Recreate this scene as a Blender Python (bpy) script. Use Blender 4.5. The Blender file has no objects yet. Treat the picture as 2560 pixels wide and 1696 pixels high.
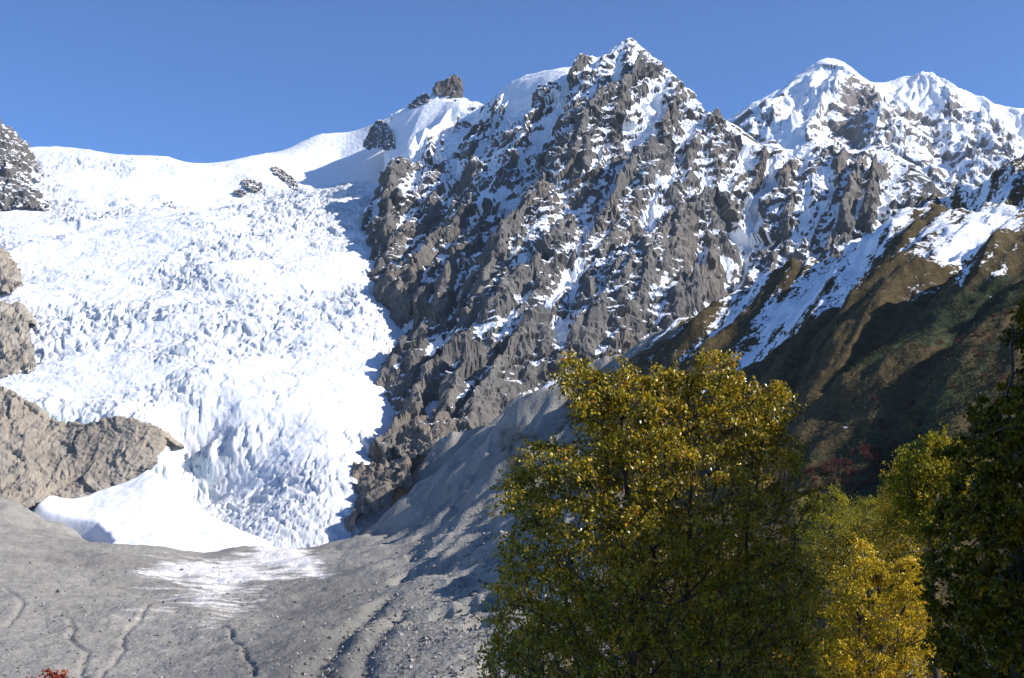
import bpy, math, random
import numpy as np

# ------------------------------------------------------------------ camera, sky, sun, exposure
scene = bpy.context.scene
F = 1236.0                      # focal length in pixels of a 1024 px wide picture
PITCH = math.atan(131.0 / F)
cam_data = bpy.data.cameras.new("camera")
cam_data.sensor_width = 36.0
cam_data.lens = 36.0 * F / 1024.0
cam_data.clip_start = 0.1
cam_data.clip_end = 60000.0
cam = bpy.data.objects.new("camera", cam_data)
cam.rotation_euler = (math.pi / 2 + PITCH, 0, 0)
scene.collection.objects.link(cam)
scene.camera = cam

SUN = np.array([0.82, -0.18, 0.54]); SUN /= np.linalg.norm(SUN)
world = bpy.data.worlds.new("World")
scene.world = world
world.use_nodes = True
wn = world.node_tree.nodes
sky = wn.new("ShaderNodeTexSky")
sky.sky_type = 'NISHITA'
sky.sun_disc = False
sky.sun_elevation = math.asin(SUN[2])
sky.sun_rotation = math.atan2(SUN[0], SUN[1])
sky.altitude = 2200.0
sky.air_density = 0.7
sky.dust_density = 0.0
sky.ozone_density = 8.5
bg = wn["Background"]
bg.inputs["Strength"].default_value = 0.142
world.node_tree.links.new(sky.outputs[0], bg.inputs[0])

sun_data = bpy.data.lights.new("sun", 'SUN')
sun_data.energy = 5.0
sun_data.angle = math.radians(0.5)
sun_data.color = (1.0, 0.94, 0.86)
sun_ob = bpy.data.objects.new("sun", sun_data)
from mathutils import Vector
sun_ob.rotation_euler = Vector((-SUN[0], -SUN[1], -SUN[2])).to_track_quat('-Z', 'Y').to_euler()
sun_ob.location = (0, 0, 500)
scene.collection.objects.link(sun_ob)

vs = scene.view_settings
vs.view_transform = 'Standard'
vs.look = 'None'
vs.exposure = 0.6
vs.gamma = 1.0
scene.cycles.max_bounces = 5
scene.cycles.transparent_max_bounces = 4

# ------------------------------------------------------------------ helpers
rng = np.random.default_rng(11)
random.seed(11)
COL = scene.collection

def P(u, v, Y):
    """world point seen at pixel (u, v) of the photograph, Y metres ahead of the viewer"""
    dx = (u - 512.0) / F; dy = (339.0 - v) / F
    c, s = math.cos(PITCH), math.sin(PITCH)
    fy = c - dy * s; fz = s + dy * c
    t = Y / fy
    return np.array([dx * t, Y, fz * t])

def PS(rows):
    return np.array([P(*r) for r in rows])

def ihash(*ks):
    h = np.zeros(np.broadcast(*ks).shape, dtype=np.uint32)
    for k in ks:
        h = (h ^ (np.asarray(k).astype(np.int64) & 0xffffffff).astype(np.uint32)) * np.uint32(0x9E3779B1)
        h ^= h >> np.uint32(15)
        h = h * np.uint32(0x85EBCA6B)
        h ^= h >> np.uint32(13)
    return h

def hrand(*ks):
    return ihash(*ks).astype(np.float32) * np.float32(1.0 / 4294967296.0)

def noise2(x, y, seed=0):
    xi = np.floor(x); yi = np.floor(y)
    fx = (x - xi).astype(np.float32); fy = (y - yi).astype(np.float32)
    xi = xi.astype(np.int64); yi = yi.astype(np.int64)
    ux = fx * fx * fx * (fx * (fx * 6 - 15) + 10); uy = fy * fy * fy * (fy * (fy * 6 - 15) + 10)
    def g(i, j):
        a = hrand(xi + i, yi + j, np.int64(seed)) * np.float32(2 * math.pi)
        return np.cos(a) * (fx - i) + np.sin(a) * (fy - j)
    a = g(0, 0); b = g(1, 0); c = g(0, 1); d = g(1, 1)
    return ((a + (b - a) * ux) * (1 - uy) + (c + (d - c) * ux) * uy) * 1.5

def fbm2(x, y, octv=5, seed=0, gain=0.5, lac=2.03):
    r = 0; a = 1.0; f = 1.0
    for o in range(octv):
        r = r + a * noise2(x * f + 17.3 * o, y * f - 9.1 * o, seed + o); a *= gain; f *= lac
    return r

def ridged2(x, y, octv=5, seed=0, gain=0.5, lac=2.05):
    r = 0; a = 1.0; f = 1.0; w = 1.0
    for o in range(octv):
        n = 1 - np.abs(noise2(x * f + 7.7 * o, y * f + 3.1 * o, seed + o)) * 1.3
        n = np.clip(n, 0, 1) ** 2
        r = r + a * n * w; w = np.clip(n * 1.6, 0, 1); a *= gain; f *= lac
    return r

def noise3(x, y, z, seed=0):
    xi = np.floor(x); yi = np.floor(y); zi = np.floor(z)
    fx = (x - xi).astype(np.float32); fy = (y - yi).astype(np.float32); fz = (z - zi).astype(np.float32)
    xi = xi.astype(np.int64); yi = yi.astype(np.int64); zi = zi.astype(np.int64)
    ux = fx * fx * (3 - 2 * fx); uy = fy * fy * (3 - 2 * fy); uz = fz * fz * (3 - 2 * fz)
    def g(i, j, k):
        return hrand(xi + i, yi + j, zi + k, np.int64(seed)) * 2 - 1
    def L(a, b, t): return a + (b - a) * t
    return L(L(L(g(0,0,0), g(1,0,0), ux), L(g(0,1,0), g(1,1,0), ux), uy),
             L(L(g(0,0,1), g(1,0,1), ux), L(g(0,1,1), g(1,1,1), ux), uy), uz)

def crag3(p, scale, seed=0, tilt=0.9, ani=(1, 1, 1)):
    """broken-rock relief: each cell of a 3D cell pattern is a tilted flat facet"""
    q = p / (scale * np.array(ani))
    ci = np.floor(q).astype(np.int64); f = (q - ci).astype(np.float32)
    best = np.full(len(p), 1e9, np.float32); val = np.zeros(len(p), np.float32); sec = best.copy()
    for i in (-1, 0, 1):
        for j in (-1, 0, 1):
            for k in (-1, 0, 1):
                a, b, c = ci[:, 0] + i, ci[:, 1] + j, ci[:, 2] + k
                h = ihash(a, b, c, np.int64(seed))
                r1 = (h & np.uint32(1023)).astype(np.float32) / 1023
                r2 = ((h >> np.uint32(10)) & np.uint32(1023)).astype(np.float32) / 1023
                r3 = ((h >> np.uint32(20)) & np.uint32(1023)).astype(np.float32) / 1023
                dx = i + r1 - f[:, 0]; dy = j + r2 - f[:, 1]; dz = k + r3 - f[:, 2]
                d = dx * dx + dy * dy + dz * dz
                m = d < best
                sec = np.where(m, best, np.minimum(sec, d))
                hv = ((h * np.uint32(2654435761)) >> np.uint32(16)).astype(np.float32) / 65535
                v = (hv - 0.5) + tilt * (dx * (r2 - .5) + dy * (r3 - .5) + dz * (r1 - .5)) * 2
                val = np.where(m, v, val); best = np.where(m, d, best)
    return val, np.sqrt(sec) - np.sqrt(best)

def rbf_fit(pts, smooth=0.0, power=1.0):
    c = pts[:, :2] / 1000.0; z = pts[:, 2]
    n = len(c)
    d = np.sqrt(((c[:, None] - c[None]) ** 2).sum(-1)) ** power
    A = np.zeros((n + 3, n + 3))
    A[:n, :n] = d - smooth * np.eye(n)
    A[:n, n] = 1; A[:n, n + 1:] = c; A[n, :n] = 1; A[n + 1:, :n] = c.T
    w = np.linalg.lstsq(A, np.concatenate([z, np.zeros(3)]), rcond=None)[0]
    return c, w, power

def rbf_eval(fit, X, Y):
    c, w, power = fit
    sh = X.shape
    x = (X.ravel() / 1000.0).astype(np.float32); y = (Y.ravel() / 1000.0).astype(np.float32)
    r = w[-3] + w[-2] * x + w[-1] * y
    for (cx, cy), k in zip(c, w):
        d = np.sqrt((x - np.float32(cx)) ** 2 + (y - np.float32(cy)) ** 2)
        if power != 1.0: d = d ** np.float32(power)
        r = r + np.float32(k) * d
    return r.reshape(sh).astype(np.float64)

def hit(fit, u, v, y0, y1, n=600):
    """where the sight line of pixel (u, v) first meets a fitted surface"""
    Ys = np.linspace(y0, y1, n)
    pts = np.array([P(u, v, y) for y in Ys])
    h = rbf_eval(fit, pts[:, 0], pts[:, 1])
    k = np.argmax(h >= pts[:, 2])
    return pts[k] if (h >= pts[:, 2]).any() else pts[np.argmax((h - pts[:, 2]) / Ys)]

def line_on(fit, px, y0, y1):
    return [hit(fit, u, v, y0, y1) for u, v in px]

def pts_px(fit, px, y0, y1): return np.array(line_on(fit, px, y0, y1))

def poly_dist(X, Y, line):
    """distance in plan to a polyline; also the fraction along it"""
    best = np.full(X.shape, 1e9); tt = np.zeros(X.shape)
    n = len(line) - 1
    for i in range(n):
        a = line[i][:2]; b = line[i + 1][:2]; ab = b - a
        L2 = max((ab ** 2).sum(), 1e-9)
        t = np.clip(((X - a[0]) * ab[0] + (Y - a[1]) * ab[1]) / L2, 0, 1)
        d = np.hypot(X - a[0] - t * ab[0], Y - a[1] - t * ab[1])
        m = d < best
        best = np.where(m, d, best); tt = np.where(m, (i + t) / n, tt)
    return best, tt

def in_poly(X, Y, poly):
    ins = np.zeros(X.shape, bool); n = len(poly)
    for i in range(n):
        x1, y1 = poly[i][:2]; x2, y2 = poly[(i + 1) % n][:2]
        c = ((y1 > Y) != (y2 > Y)) & (X < (x2 - x1) * (Y - y1) / (y2 - y1 + 1e-12) + x1)
        ins ^= c
    return ins

def soft_poly(X, Y, poly, width):
    """1 inside a plan polygon, 0 outside, soft over width metres"""
    pl = np.asarray(poly)[:, :2]
    d, _ = poly_dist(X, Y, list(pl) + [pl[0]])
    s = np.where(in_poly(X, Y, pl), d, -d)
    return np.clip(0.5 + s / (2 * width), 0, 1)

def sstep(a, b, x):
    t = np.clip((x - a) / (b - a), 0, 1); return t * t * (3 - 2 * t)

def gullies(X, Y, H, dx, dy, scale, amp, seed, sharp=1.0, freq=1.0, rot=0.0):
    """one octave of slope-following erosion relief on a plan grid"""
    gy, gx = np.gradient(H, dy, dx)
    sl = np.hypot(gx, gy) + 1e-6
    px, py = -gy / sl, gx / sl
    if rot:
        px, py = px * math.cos(rot) - py * math.sin(rot), px * math.sin(rot) + py * math.cos(rot)
    qx = X / scale; qy = Y / scale
    ci = np.floor(qx).astype(np.int64); cj = np.floor(qy).astype(np.int64)
    acc = np.zeros(X.shape, np.float32); ws = np.full(X.shape, 1e-6, np.float32)
    for i in (-1, 0, 1, 2):
        for j in (-1, 0, 1, 2):
            a = ci + i; b = cj + j
            r1 = hrand(a, b, np.int64(seed)); r2 = hrand(a, b, np.int64(seed + 91))
            dx_ = qx - (a + r1 - 0.5); dy_ = qy - (b + r2 - 0.5)
            w = np.exp(-2.2 * (dx_ * dx_ + dy_ * dy_))
            acc += w * np.cos((dx_ * px + dy_ * py) * 2 * math.pi * freq + 6.28 * r1)
            ws += w
    g = acc / ws
    if sharp: g = 1 - 2 * np.sqrt(np.abs(0.5 - 0.5 * g) + 0.003)      # crests sharp, beds round
    return amp * g * sstep(0.15, 0.7, sl)

def grid_mesh(name, V, mat, attrs=None, keep=None, smooth=True, kind='structure', parent=None):
    ny, nx = V.shape[:2]
    idx = np.arange(ny * nx).reshape(ny, nx)
    q = np.stack([idx[:-1, :-1], idx[:-1, 1:], idx[1:, 1:], idx[1:, :-1]], -1).reshape(-1, 4)
    if keep is not None:
        k = keep.ravel()
        q = q[k[q].any(1)]
    used = np.zeros(ny * nx, bool); used[q.ravel()] = True
    remap = np.cumsum(used) - 1
    q = remap[q]
    co = V.reshape(-1, 3)[used]
    me = bpy.data.meshes.new(name)
    me.vertices.add(len(co)); me.vertices.foreach_set("co", co.astype(np.float32).ravel())
    me.loops.add(q.size); me.loops.foreach_set("vertex_index", q.astype(np.int32).ravel())
    me.polygons.add(len(q))
    me.polygons.foreach_set("loop_start", np.arange(0, q.size, 4, dtype=np.int32))
    me.polygons.foreach_set("use_smooth", np.full(len(q), smooth))
    me.update(calc_edges=True)
    for k, a in (attrs or {}).items():
        at = me.attributes.new(k, 'FLOAT', 'POINT')
        at.data.foreach_set("value", a.ravel()[used].astype(np.float32))
    me.materials.append(mat)
    ob = bpy.data.objects.new(name, me)
    if kind: ob["kind"] = kind
    COL.objects.link(ob)
    ob.parent = parent
    return ob

def normals_of(V):
    du = np.gradient(V, axis=1); dv = np.gradient(V, axis=0)
    n = np.cross(du, dv)
    n /= np.linalg.norm(n, axis=-1, keepdims=True) + 1e-9
    s = np.sign(n[..., 2:3]); s[s == 0] = 1
    return n * s

def blur(a, r):
    """box blur, twice, edge-clamped"""
    for _ in range(2):
        for ax in (0, 1):
            p = np.pad(a, [(r + 1, r) if i == ax else (0, 0) for i in range(2)], mode='edge')
            c = np.cumsum(p, axis=ax)
            n = a.shape[ax]
            hi = np.take(c, np.arange(n) + 2 * r + 1, axis=ax); lo = np.take(c, np.arange(n), axis=ax)
            a = (hi - lo) / (2 * r + 1)
    return a

# ------------------------------------------------------------------ materials
class NT:
    def __init__(self, name):
        self.m = bpy.data.materials.new(name); self.m.use_nodes = True
        self.t = self.m.node_tree; self.n = self.t.nodes
        self.b = self.n["Principled BSDF"]
        self.b.inputs["Roughness"].default_value = 0.9
        self.b.inputs["Specular IOR Level"].default_value = 0.15
        self.pos = self.n.new("ShaderNodeNewGeometry").outputs["Position"]
    def link(self, a, b): self.t.links.new(a, b)
    def attr(self, name):
        n = self.n.new("ShaderNodeAttribute"); n.attribute_name = name; return n.outputs["Fac"]
    def mapped(self, sc, rot=(0, 0, 0)):
        n = self.n.new("ShaderNodeMapping"); n.inputs["Scale"].default_value = sc; n.inputs["Rotation"].default_value = rot
        self.link(self.pos, n.inputs[0]); return n.outputs[0]
    def oriented(self, ang, sx, sy):
        n = self.n.new("ShaderNodeMapping"); n.vector_type = 'TEXTURE'
        n.inputs["Rotation"].default_value = (0, 0, ang); n.inputs["Scale"].default_value = (sx, sy, 1.0)
        self.link(self.pos, n.inputs[0]); return n.outputs[0]
    def noise(self, scale, detail=6, rough=0.6, vec=None, dist=0.0):
        n = self.n.new("ShaderNodeTexNoise"); n.inputs["Scale"].default_value = scale
        n.inputs["Detail"].default_value = detail; n.inputs["Roughness"].default_value = rough
        n.inputs["Distortion"].default_value = dist
        self.link(vec if vec is not None else self.pos, n.inputs["Vector"]); return n.outputs["Fac"]
    def voro(self, scale, vec=None, feature='F1', out="Distance"):
        n = self.n.new("ShaderNodeTexVoronoi"); n.feature = feature; n.inputs["Scale"].default_value = scale
        self.link(vec if vec is not None else self.pos, n.inputs["Vector"]); return n.outputs[out]
    def math(self, op, a, b=None, c=None, clamp=False):
        n = self.n.new("ShaderNodeMath"); n.operation = op; n.use_clamp = clamp
        for i, x in enumerate((a, b, c)):
            if x is None: continue
            if isinstance(x, (int, float)): n.inputs[i].default_value = x
            else: self.link(x, n.inputs[i])
        return n.outputs[0]
    def smooth(self, x, a, b, lo=0.0, hi=1.0):
        n = self.n.new("ShaderNodeMapRange"); n.interpolation_type = 'SMOOTHSTEP'
        n.inputs["From Min"].default_value = a; n.inputs["From Max"].default_value = b
        n.inputs["To Min"].default_value = lo; n.inputs["To Max"].default_value = hi
        self.link(x, n.inputs["Value"]); return n.outputs[0]
    def ramp(self, x, stops):
        n = self.n.new("ShaderNodeValToRGB"); e = n.color_ramp.elements
        while len(e) < len(stops): e.new(0.5)
        for k, (p, c) in enumerate(stops):
            e[k].position = p; e[k].color = (*c, 1)
        self.link(x, n.inputs[0]); return n.outputs[0]
    def mix(self, f, a, b):
        n = self.n.new("ShaderNodeMix"); n.data_type = 'RGBA'
        for s, x in ((0, f), (6, a), (7, b)):
            if isinstance(x, tuple): n.inputs[s].default_value = (*x, 1)
            elif isinstance(x, (int, float)): n.inputs[s].default_value = x
            else: self.link(x, n.inputs[s])
        return n.outputs[2]
    def bump(self, h, dist, strength=1.0):
        n = self.n.new("ShaderNodeBump"); n.inputs["Strength"].default_value = strength
        n.inputs["Distance"].default_value = dist
        self.link(h, n.inputs["Height"]); self.link(n.outputs[0], self.b.inputs["Normal"])
    def color(self, c): self.link(c, self.b.inputs["Base Color"])
    def set(self, name, x):
        if isinstance(x, (int, float)): self.b.inputs[name].default_value = x
        else: self.link(x, self.b.inputs[name])

SNOW = (0.84, 0.86, 0.90)

def rock_material(name, stops, snow_noise=(0.05, 0.22), warm=0.22, dustsc=0.11):
    m = NT(name)
    n1 = m.noise(0.012, 4, 0.62); n2 = m.noise(0.09, 4, 0.7); n3 = m.noise(0.004, 2, 0.5)
    mix = m.math('ADD', m.math('MULTIPLY', n1, 0.55), m.math('MULTIPLY', n2, 0.45))
    base = m.ramp(mix, stops)
    tint = m.mix(m.smooth(n3, 0.45, 0.68, 0, warm), base, (0.27, 0.20, 0.14))
    dark = m.mix(m.smooth(m.noise(0.05, 3, 0.7, m.mapped((1, 1, 0.25))), 0.52, 0.7, 0, 0.45), tint, (0.085, 0.08, 0.078))
    s = m.attr("snow")
    ns = m.noise(snow_noise[0], 4, 0.72); nf = m.noise(snow_noise[1], 3, 0.75)
    sv = m.math('ADD', s, m.math('ADD', m.math('MULTIPLY', m.math('SUBTRACT', ns, 0.5), 0.55), m.math('MULTIPLY', m.math('SUBTRACT', nf, 0.5), 0.6)))
    f = m.smooth(sv, 0.45, 0.55)
    m.color(m.mix(f, dark, SNOW))
    m.bump(m.math('ADD', m.noise(0.14, 5, 0.75), m.math('MULTIPLY', m.voro(0.07), 0.5)), 4.0, 0.7)
    m.set("Roughness", 0.85)
    return m.m

MAT_ROCK = rock_material("grey_brown_rock_with_snow", [(0.25, (0.058, 0.058, 0.059)), (0.5, (0.122, 0.117, 0.112)), (0.75, (0.22, 0.206, 0.188))])
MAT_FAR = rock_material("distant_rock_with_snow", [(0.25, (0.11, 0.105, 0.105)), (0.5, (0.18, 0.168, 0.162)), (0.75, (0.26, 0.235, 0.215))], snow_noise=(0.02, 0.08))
MAT_CLIFF = rock_material("tan_cliff_rock", [(0.25, (0.17, 0.158, 0.14)), (0.48, (0.31, 0.28, 0.238)), (0.75, (0.47, 0.415, 0.34))], warm=0.3)

MAT_KNOLL = rock_material("warm_grey_knoll_rock", [(0.25, (0.10, 0.09, 0.078)), (0.48, (0.19, 0.165, 0.138)), (0.75, (0.30, 0.255, 0.205))], warm=0.3)

def glacier_material():
    m = NT("glacier_ice_and_snow")
    ice = m.attr("ice"); dirt = m.attr("dirt")
    n = m.noise(0.06, 7, 0.7)
    blue = m.ramp(m.noise(0.02, 5, 0.6), [(0.3, (0.46, 0.57, 0.63)), (0.7, (0.58, 0.67, 0.71))])
    f = m.smooth(m.math('ADD', ice, m.math('MULTIPLY', m.math('SUBTRACT', n, 0.5), 0.6)), 0.42, 0.72)
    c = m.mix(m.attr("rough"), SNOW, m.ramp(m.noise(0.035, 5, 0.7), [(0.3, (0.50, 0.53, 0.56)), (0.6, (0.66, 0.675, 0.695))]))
    c = m.mix(f, c, blue)
    fd = m.smooth(m.math('ADD', dirt, m.math('MULTIPLY', m.math('SUBTRACT', m.noise(0.05, 8, 0.75), 0.5), 1.0)), 0.45, 0.85, 0, 0.85)
    c = m.mix(fd, c, (0.36, 0.34, 0.31))
    m.color(c)
    m.bump(m.math('ADD', m.noise(0.2, 7, 0.7), m.voro(0.1)), 1.6, 0.6)
    m.set("Roughness", 0.6)
    return m.m
MAT_ICE = glacier_material()

def ground_material():
    m = NT("valley_and_hillside_ground")
    grass, shrub, snow, ice = m.attr("grass"), m.attr("shrub"), m.attr("snow"), m.attr("ice")
    dark = m.attr("dark")
    nf = m.noise(0.35, 4, 0.75); nm = m.noise(0.03, 4, 0.65)
    scree = m.ramp(m.math('ADD', m.math('MULTIPLY', nm, 0.4), m.math('MULTIPLY', nf, 0.6)),
                   [(0.28, (0.17, 0.163, 0.148)), (0.5, (0.28, 0.268, 0.244)), (0.72, (0.40, 0.382, 0.348))])
    scree = m.mix(m.smooth(m.noise(0.006, 5, 0.6), 0.45, 0.65, 0, 0.5), scree, (0.185, 0.168, 0.16))
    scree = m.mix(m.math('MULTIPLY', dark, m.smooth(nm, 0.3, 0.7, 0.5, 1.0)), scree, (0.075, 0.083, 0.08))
    streak = m.oriented(0.90, 4.0, 1.0)
    gr = m.ramp(m.math('ADD', m.math('MULTIPLY', m.noise(0.12, 5, 0.8), 0.6), m.math('MULTIPLY', m.noise(0.25, 6, 0.7, streak), 0.4)),
                [(0.32, (0.024, 0.019, 0.009)), (0.5, (0.064, 0.048, 0.021)), (0.68, (0.13, 0.094, 0.043))])
    fg = m.smooth(m.math('ADD', grass, m.math('MULTIPLY', m.math('SUBTRACT', m.noise(0.02, 4, 0.7), 0.5), 0.9)), 0.4, 0.6)
    c = m.mix(fg, scree, gr)
    sh = m.ramp(m.noise(0.12, 4, 0.7), [(0.3, (0.014, 0.02, 0.010)), (0.7, (0.05, 0.062, 0.026))])
    fs = m.smooth(m.math('ADD', shrub, m.math('MULTIPLY', m.math('SUBTRACT', m.noise(0.03, 4, 0.75), 0.5), 1.3)), 0.42, 0.58)
    c = m.mix(fs, c, sh)
    fi = m.smooth(m.math('ADD', ice, m.math('MULTIPLY', m.math('SUBTRACT', m.noise(0.05, 4, 0.72, m.mapped((0.35, 1.6, 1.0), (0, 0, 0.12))), 0.5), 1.5)), 0.44, 0.8)
    c = m.mix(fi, c, (0.76, 0.74, 0.72))
    ns = m.math('ADD', m.math('MULTIPLY', m.math('SUBTRACT', m.noise(0.05, 4, 0.7, m.oriented(0.90, 6.0, 1.0)), 0.5), 1.6),
                m.math('MULTIPLY', m.math('SUBTRACT', m.noise(0.25, 4, 0.75, m.oriented(0.90, 3.0, 1.0)), 0.5), 1.9))
    f = m.smooth(m.math('ADD', snow, ns), 0.44, 0.6)
    m.color(m.mix(f, c, SNOW))
    m.bump(m.math('ADD', m.noise(0.5, 4, 0.75), m.math('MULTIPLY', m.voro(0.45), 0.5)), 1.4, 0.7)
    m.set("Roughness", 0.92)
    return m.m
MAT_GROUND = ground_material()

def snow_material():
    m = NT("old_avalanche_snow")
    n = m.noise(0.03, 6, 0.6); n2 = m.noise(0.2, 7, 0.7)
    f = m.smooth(m.math('ADD', m.attr("dirt"), m.math('MULTIPLY', m.math('SUBTRACT', n2, 0.5), 1.0)), 0.4, 0.9, 0, 0.7)
    m.color(m.mix(f, m.mix(n, (0.80, 0.82, 0.86), SNOW), (0.45, 0.41, 0.36)))
    m.bump(m.noise(0.15, 7, 0.65), 1.5, 0.5)
    return m.m
MAT_SNOW = snow_material()

# ------------------------------------------------------------------ main mountain
SKY_MAIN = [(352,131,3400),(362,131,3380),(368,127,3350),(378,119,3300),(390,115,3280),(400,110,3260),(406,108,3250),(412,100,3240),(421,94,3230),(427,92,3220),(430,94,3215),
 (434,93,3205),(444,94,3200),(455,96,3198),(464,98,3190),(466,98,3180),(476,101,3130),(486,107,3080),(491,101,3040),(497,97,3020),(501,90,3000),
 (512,81,2980),(527,74,2950),(545,70,2920),(562,68,2890),(570,67.5,2880),(575,64,2870),(582,69,2850),(590,67,2830),(600,63,2820),(610,55,2800),(617,47,2790),(624,39,2780),(630,37,2770),(636,40,2770),
 (645,49,2765),(655,60,2760),(665,70,2750),(675,80,2740),(688,93,2730),(698,103,2720),(706,112,2710),(716,118,2690),(724,121,2680),(736,126,2660),(748,134,2640),(758,143,2620),(768,145,2610),(774,143,2600),(783,155,2590),
 (794,153,2580),(804,146,2570),(812,141,2560),(822,141,2550),(834,145,2530),(846,151,2510),(857,155,2500),(868,150,2490),(878,143,2480),(888,147,2460),(898,157,2440),(910,165,2420),(920,172,2400),(930,181,2370)]
def gdepth(v): return 740.5 / (0.4725 - (470.0 - v) / 1236.0)
FOOT_MAIN = [(352,150,3300),(362,165,3200),(380,172,3060),(398,172,2960),(394,188,2880),(388,205,2780),(382,228,2640),(381,250,2500),(381,272,2371),(391,282,2310),(386,298,2220),(398,303,2190),(420,296,2240),(428,312,2150),(442,320,2110),
 (436,345,2000),(410,352,1960),(370,358,1935),(372,372,1880),(396,385,1840),(408,402,1775),(402,425,1700),(398,448,1635),(425,446,1630),(450,434,1650),(480,420,1680),(505,402,1715),(528,388,1750),(565,378,1780),(600,366,1810),(640,346,1850),(680,327,1900),
 (730,306,1960),(790,281,2030),(840,255,2110),(880,226,2200),(910,200,2300),(930,183,2365)]
fu = np.array([r[0] for r in SKY_MAIN]); sk = PS(SKY_MAIN); ft = PS(FOOT_MAIN)

# ribs and couloirs of the face: pixel polylines with height offset in metres and width in metres
def face_depth_fit():
    pts = [sk, ft]
    # straight lines of fall from crest to foot, slightly concave
    feet_u = np.array([r[0] for r in FOOT_MAIN])
    order = np.argsort(feet_u[24:]) + 24
    lower_u = feet_u[order]
    for k, r in enumerate(SKY_MAIN):
        if r[0] < 470 or k % 3: continue
        fx = np.interp(r[0] - 30, lower_u, ft[order, 0]); fy = np.interp(r[0] - 30, lower_u, ft[order, 1]); fz = np.interp(r[0] - 30, lower_u, ft[order, 2])
        a = sk[k]; b = np.array([fx, fy, fz])
        for t in (0.2, 0.4, 0.6, 0.8):
            p = a + (b - a) * t
            p[2] -= 38 * math.sin(math.pi * t) * (1 - 0.4 * t)
            pts.append(p[None])
    # upper left snow shoulder
    pts.append(PS([(440,112,3130),(425,130,3080),(410,150,3020),(455,115,3090),(450,135,3000),(470,125,3010),(430,150,2960),(415,165,2930),(445,160,2880),(470,150,2880),
                   (420,185,2840),(445,190,2740),(470,185,2740),(410,215,2700),(435,215,2620),(460,220,2560),(405,245,2540),(430,250,2440),(400,265,2420),(425,275,2330),(450,270,2320),(450,300,2200),(470,310,2120),(460,340,1990),(470,370,1880),(450,390,1800),(430,410,1740),(420,430,1680)]))
    # behind the crest
    back = sk.copy(); back[:, 1] += 260; back[:, 0] *= 1.05; back[:, 2] -= 190; pts.append(back[::2])
    back = sk.copy(); back[:, 1] += 650; back[:, 0] *= 1.1; back[:, 2] -= 420; pts.append(back[::4])
    # below the foot: plunges under ice, scree and grass
    lf = ft[:24].copy(); lf[:, 0] -= 70; lf[:, 2] -= 120; lf[:, 1] -= 30; pts.append(lf[::2])
    rf = ft[24:].copy(); rf[:, 1] -= 110; rf[:, 2] -= 190; rf[:, 0] += 20; pts.append(rf)
    return rbf_fit(np.concatenate(pts), smooth=0.002)
fitM = face_depth_fit()

DM = 2.4
ys = np.arange(1560, 3480, DM)
x0s, x1s = -330.0, 880.0
xs = np.arange(x0s, x1s, DM)
XM, YM = np.meshgrid(xs, ys)
HM = rbf_eval(fitM, XM, YM)
baseM = HM.copy()

RIBS = [ # pixel polyline, height, width
 ([(588,78),(590,98),(582,118),(577,128)], 30, 45),
 ([(632,42),(630,60),(640,80),(650,95)], 22, 30),
 ([(640,80),(646,105),(652,122),(640,140),(628,150)], 26, 45),
 ([(600,127),(585,150),(570,180),(560,205)], 46, 55),
 ([(545,200),(530,216),(518,235),(506,262),(492,290),(484,312)], 50, 60),
 ([(463,105),(448,135),(432,152),(416,158),(405,175),(390,210)], 52, 45),
 ([(394,200),(388,225),(386,255),(388,282)], 55, 42),
 ([(475,135),(452,165),(430,185),(418,205)], 26, 40),
 ([(520,120),(500,150),(486,175),(500,195)], 28, 45),
 ([(680,105),(692,130),(700,150),(690,180)], 26, 45),
 ([(655,180),(640,205),(628,232),(615,262)], 36, 50),
 ([(700,160),(680,190),(668,220),(660,250)], 28, 45),
 ([(740,150),(735,180),(745,205)], 28, 45),
 ([(560,235),(560,262),(545,300),(540,330)], 34, 50),
 ([(455,245),(440,262),(425,290)], 30, 45),
 ([(480,240),(470,270),(455,300),(445,318)], 34, 45),
 ([(515,300),(490,335),(478,365),(462,395)], 34, 50),
 ([(600,262),(588,300),(575,330)], 30, 45),
 ([(640,262),(630,290),(610,320)], 24, 40),
 ([(790,160),(788,200),(770,235),(745,262)], 28, 45),
 ([(875,150),(868,190),(850,225),(820,250),(790,270)], 34, 55),
 ([(840,155),(832,190),(815,220)], 22, 40),
 ([(700,230),(690,262),(665,300),(655,322)], 30, 50),
 ([(560,350),(530,365),(500,375)], 20, 40),
]
COULOIRS = [
 ([(655,115),(640,145),(618,170),(602,200),(590,230),(582,262),(568,290),(552,315),(546,332)], 42, 34),
 ([(560,195),(545,180),(575,150)], 22, 26),
 ([(520,190),(490,190),(470,205)], 36, 45),
 ([(500,215),(478,235),(462,262),(442,295)], 30, 30),
 ([(700,190),(660,205),(640,240)], 22, 30),
 ([(780,170),(760,210),(730,240),(700,280)], 24, 34),
 ([(820,190),(800,225),(770,260)], 20, 30),
 ([(560,110),(530,140),(505,165)], 18, 26),
 ([(470,110),(490,125),(470,150),(440,175)], 18, 22),
]
for px, h, w in RIBS:
    d, t = poly_dist(XM, YM, line_on(fitM, px, 1650, 3350))
    HM += 1.35 * h * np.exp(-(d / w) ** 1.25) * (0.35 + 0.65 * np.sin(math.pi * np.clip(t * 0.86 + 0.12, 0, 1)))
for px, h, w in COULOIRS:
    d, t = poly_dist(XM, YM, line_on(fitM, px, 1650, 3350))
    HM -= h * np.exp(-(d / w) ** 1.5)
# keep the crest where it is: fade relief towards it
dcr, _ = poly_dist(XM, YM, sk)
fade = 0.15 + 0.85 * sstep(15, 110, dcr)
HM = baseM + (HM - baseM) * fade
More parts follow.
